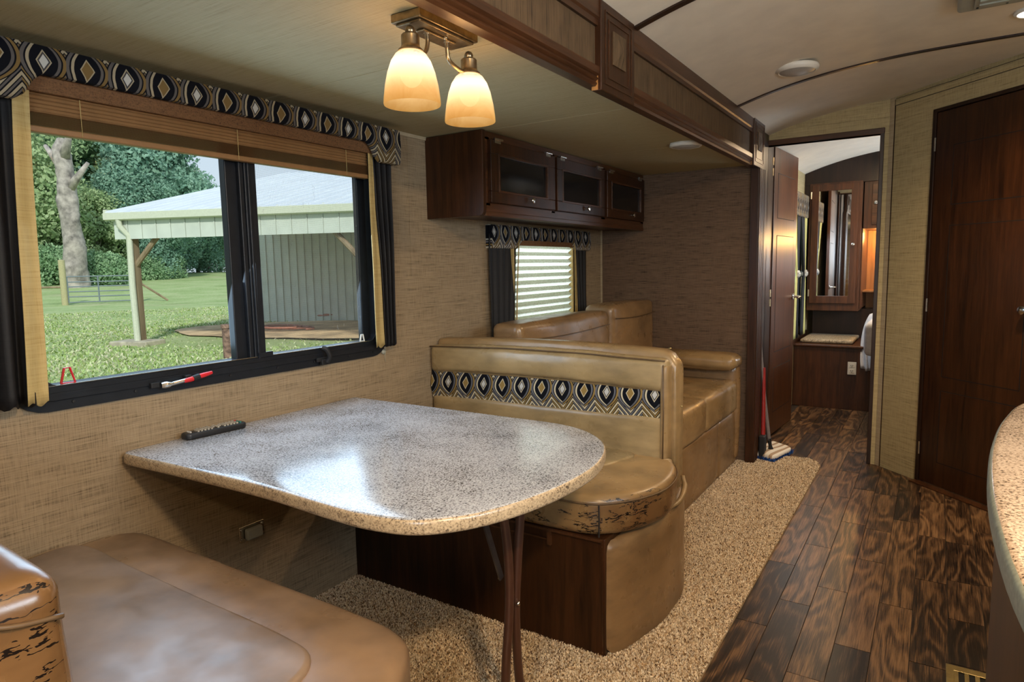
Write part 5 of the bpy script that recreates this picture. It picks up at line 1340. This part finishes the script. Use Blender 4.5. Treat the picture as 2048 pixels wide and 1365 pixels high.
crowns = [crown_mesh('crown_a', 1, 13, 9, 1.6, 32000, LM_[0], .19), crown_mesh('crown_b', 2, 15, 8, 2.2, 32000, LM_[1], .19), crown_mesh('crown_c', 3, 11, 9, .8, 30000, LM_[2], .18), crown_mesh('bush', 4, 2.6, 5, 0, 7000, LM_[1], .14)]
def trunk_mesh():
    bm = bmesh.new(); tube(bm, cr([(0, 0, -.3), (.1, 0, 2), (-.05, .1, 5), (.1, 0, 8.5)], 4), [.38-.02*k for k in range(13)], 8)
    tube(bm, [(0, 0, 3.5), (1.2, .5, 6)], [.12, .05], 6); tube(bm, [(0, 0, 4.5), (-1.1, -.3, 7)], [.12, .05], 6)
    me = bpy.data.meshes.new('trunk'); bm.to_mesh(me); bm.free(); me.materials.append(M['bark']); return me
TM = trunk_mesh()
def ppos(px, D):
    """ground direction seen through the window at a bearing, D metres out"""
    v = _f + _r2*((px-1024)/1312) + _u2*((682.5-560)/1312); v = Vector((v.x, v.y, 0)).normalized(); return EYE.x + v.x*D, v.y*D
LABS = ['blue-green broadleaf tree in the far treeline', 'mid-green broadleaf tree in the far treeline', 'yellow-green bushy tree in the far treeline']
spec = [(20, 66, 1, 1.0), (62, 60, 2, 1.0), (95, 72, 1, 1.05), (118, 82, 2, 1.15), (175, 78, 0, 1.12), (225, 70, 1, 1.12), (268, 74, 0, 1.25), (318, 66, 0, 1.06), (345, 78, 1, .95), (398, 84, 0, .70), (440, 86, 1, .66),
        (480, 84, 0, .66), (530, 84, 1, .7), (200, 92, 2, 1.15), (300, 92, 2, 1.1), (60, 90, 0, 1.1), (370, 70, 0, .62), (420, 74, 0, .55), (465, 76, 2, .52), (250, 62, 0, .62), (330, 62, 0, .55), (95, 64, 0, .7), (560, 90, 0, .8), (-40, 70, 1, 1.1), (200, 60, 2, .6)]
for px, D, kd, sc in spec:
    x, y = ppos(px, D); z = gz(x, y)
    t_ = thing('tree', LABS[kd], 'tree', (x, y, z), 'treeline beyond the pasture: ' + ('blue-green', 'mid-green', 'yellow-green')[kd]); t_.rotation_euler = (0, 0, random.random()*6.28); t_.scale = (sc, sc, sc)
    for nm, me in (('crown', crowns[kd]), ('trunk', TM)):
        o = bpy.data.objects.new(nm, me); COL.objects.link(o); o.parent = t_
for px, D, sc in ((160, 56, .8), (190, 54, .7), (225, 55, .65), (100, 56, .8), (300, 60, .6), (340, 62, .6)):
    x, y = ppos(px, D); o = bpy.data.objects.new('bush', crowns[3]); COL.objects.link(o); o.location = (x, y, gz(x, y)); o.scale = (sc, sc, sc); o.rotation_euler = (0, 0, random.random()*6)
    tag(o, 'low green bush growing at the foot of the treeline', 'bush', 'bushes along the pasture edge')
# the old dead-topped trunk
x, y = ppos(151, 52); z = gz(x, y)
dt_ = thing('old_tree', 'thick gnarled grey trunk with a broken top behind the gate', 'tree', (x, y, z))
bm = bmesh.new(); pts = cr([(x, y, z-.3), (x+.05, y, z+3), (x-.15, y+.1, z+6), (x-.3, y, z+8.6), (x-.35, y+.1, z+9.6)], 8)
tube(bm, pts, [.70-.007*k-(.25*max(0, (k-24)/8)) for k in range(len(pts))], 14)
bmesh.ops.subdivide_edges(bm, edges=bm.edges, cuts=1)
for v in bm.verts:
    c_ = Vector((x, y, v.co.z)); dr = (v.co-c_); v.co += dr*(noise.noise(Vector((v.co.x*1.2, v.co.y*1.2, v.co.z*.7)))*.35 + noise.noise(v.co*3)*.12)
mk('trunk', bm, 'bark', dt_, smooth=True)
for a, b in (((0, 0, 6.2), (1.3, .8, 8.0)), ((-.1, 0, 7.5), (-1.3, -.5, 9.2)), ((0, 0, 8.4), (.8, .2, 10.2))):
    bm = bmesh.new(); tube(bm, [Vector((x, y, z))+Vector(a), Vector((x, y, z))+Vector(b)], [.35, .12], 8); mk('branch_stub', bm, 'bark', dt_, smooth=True)
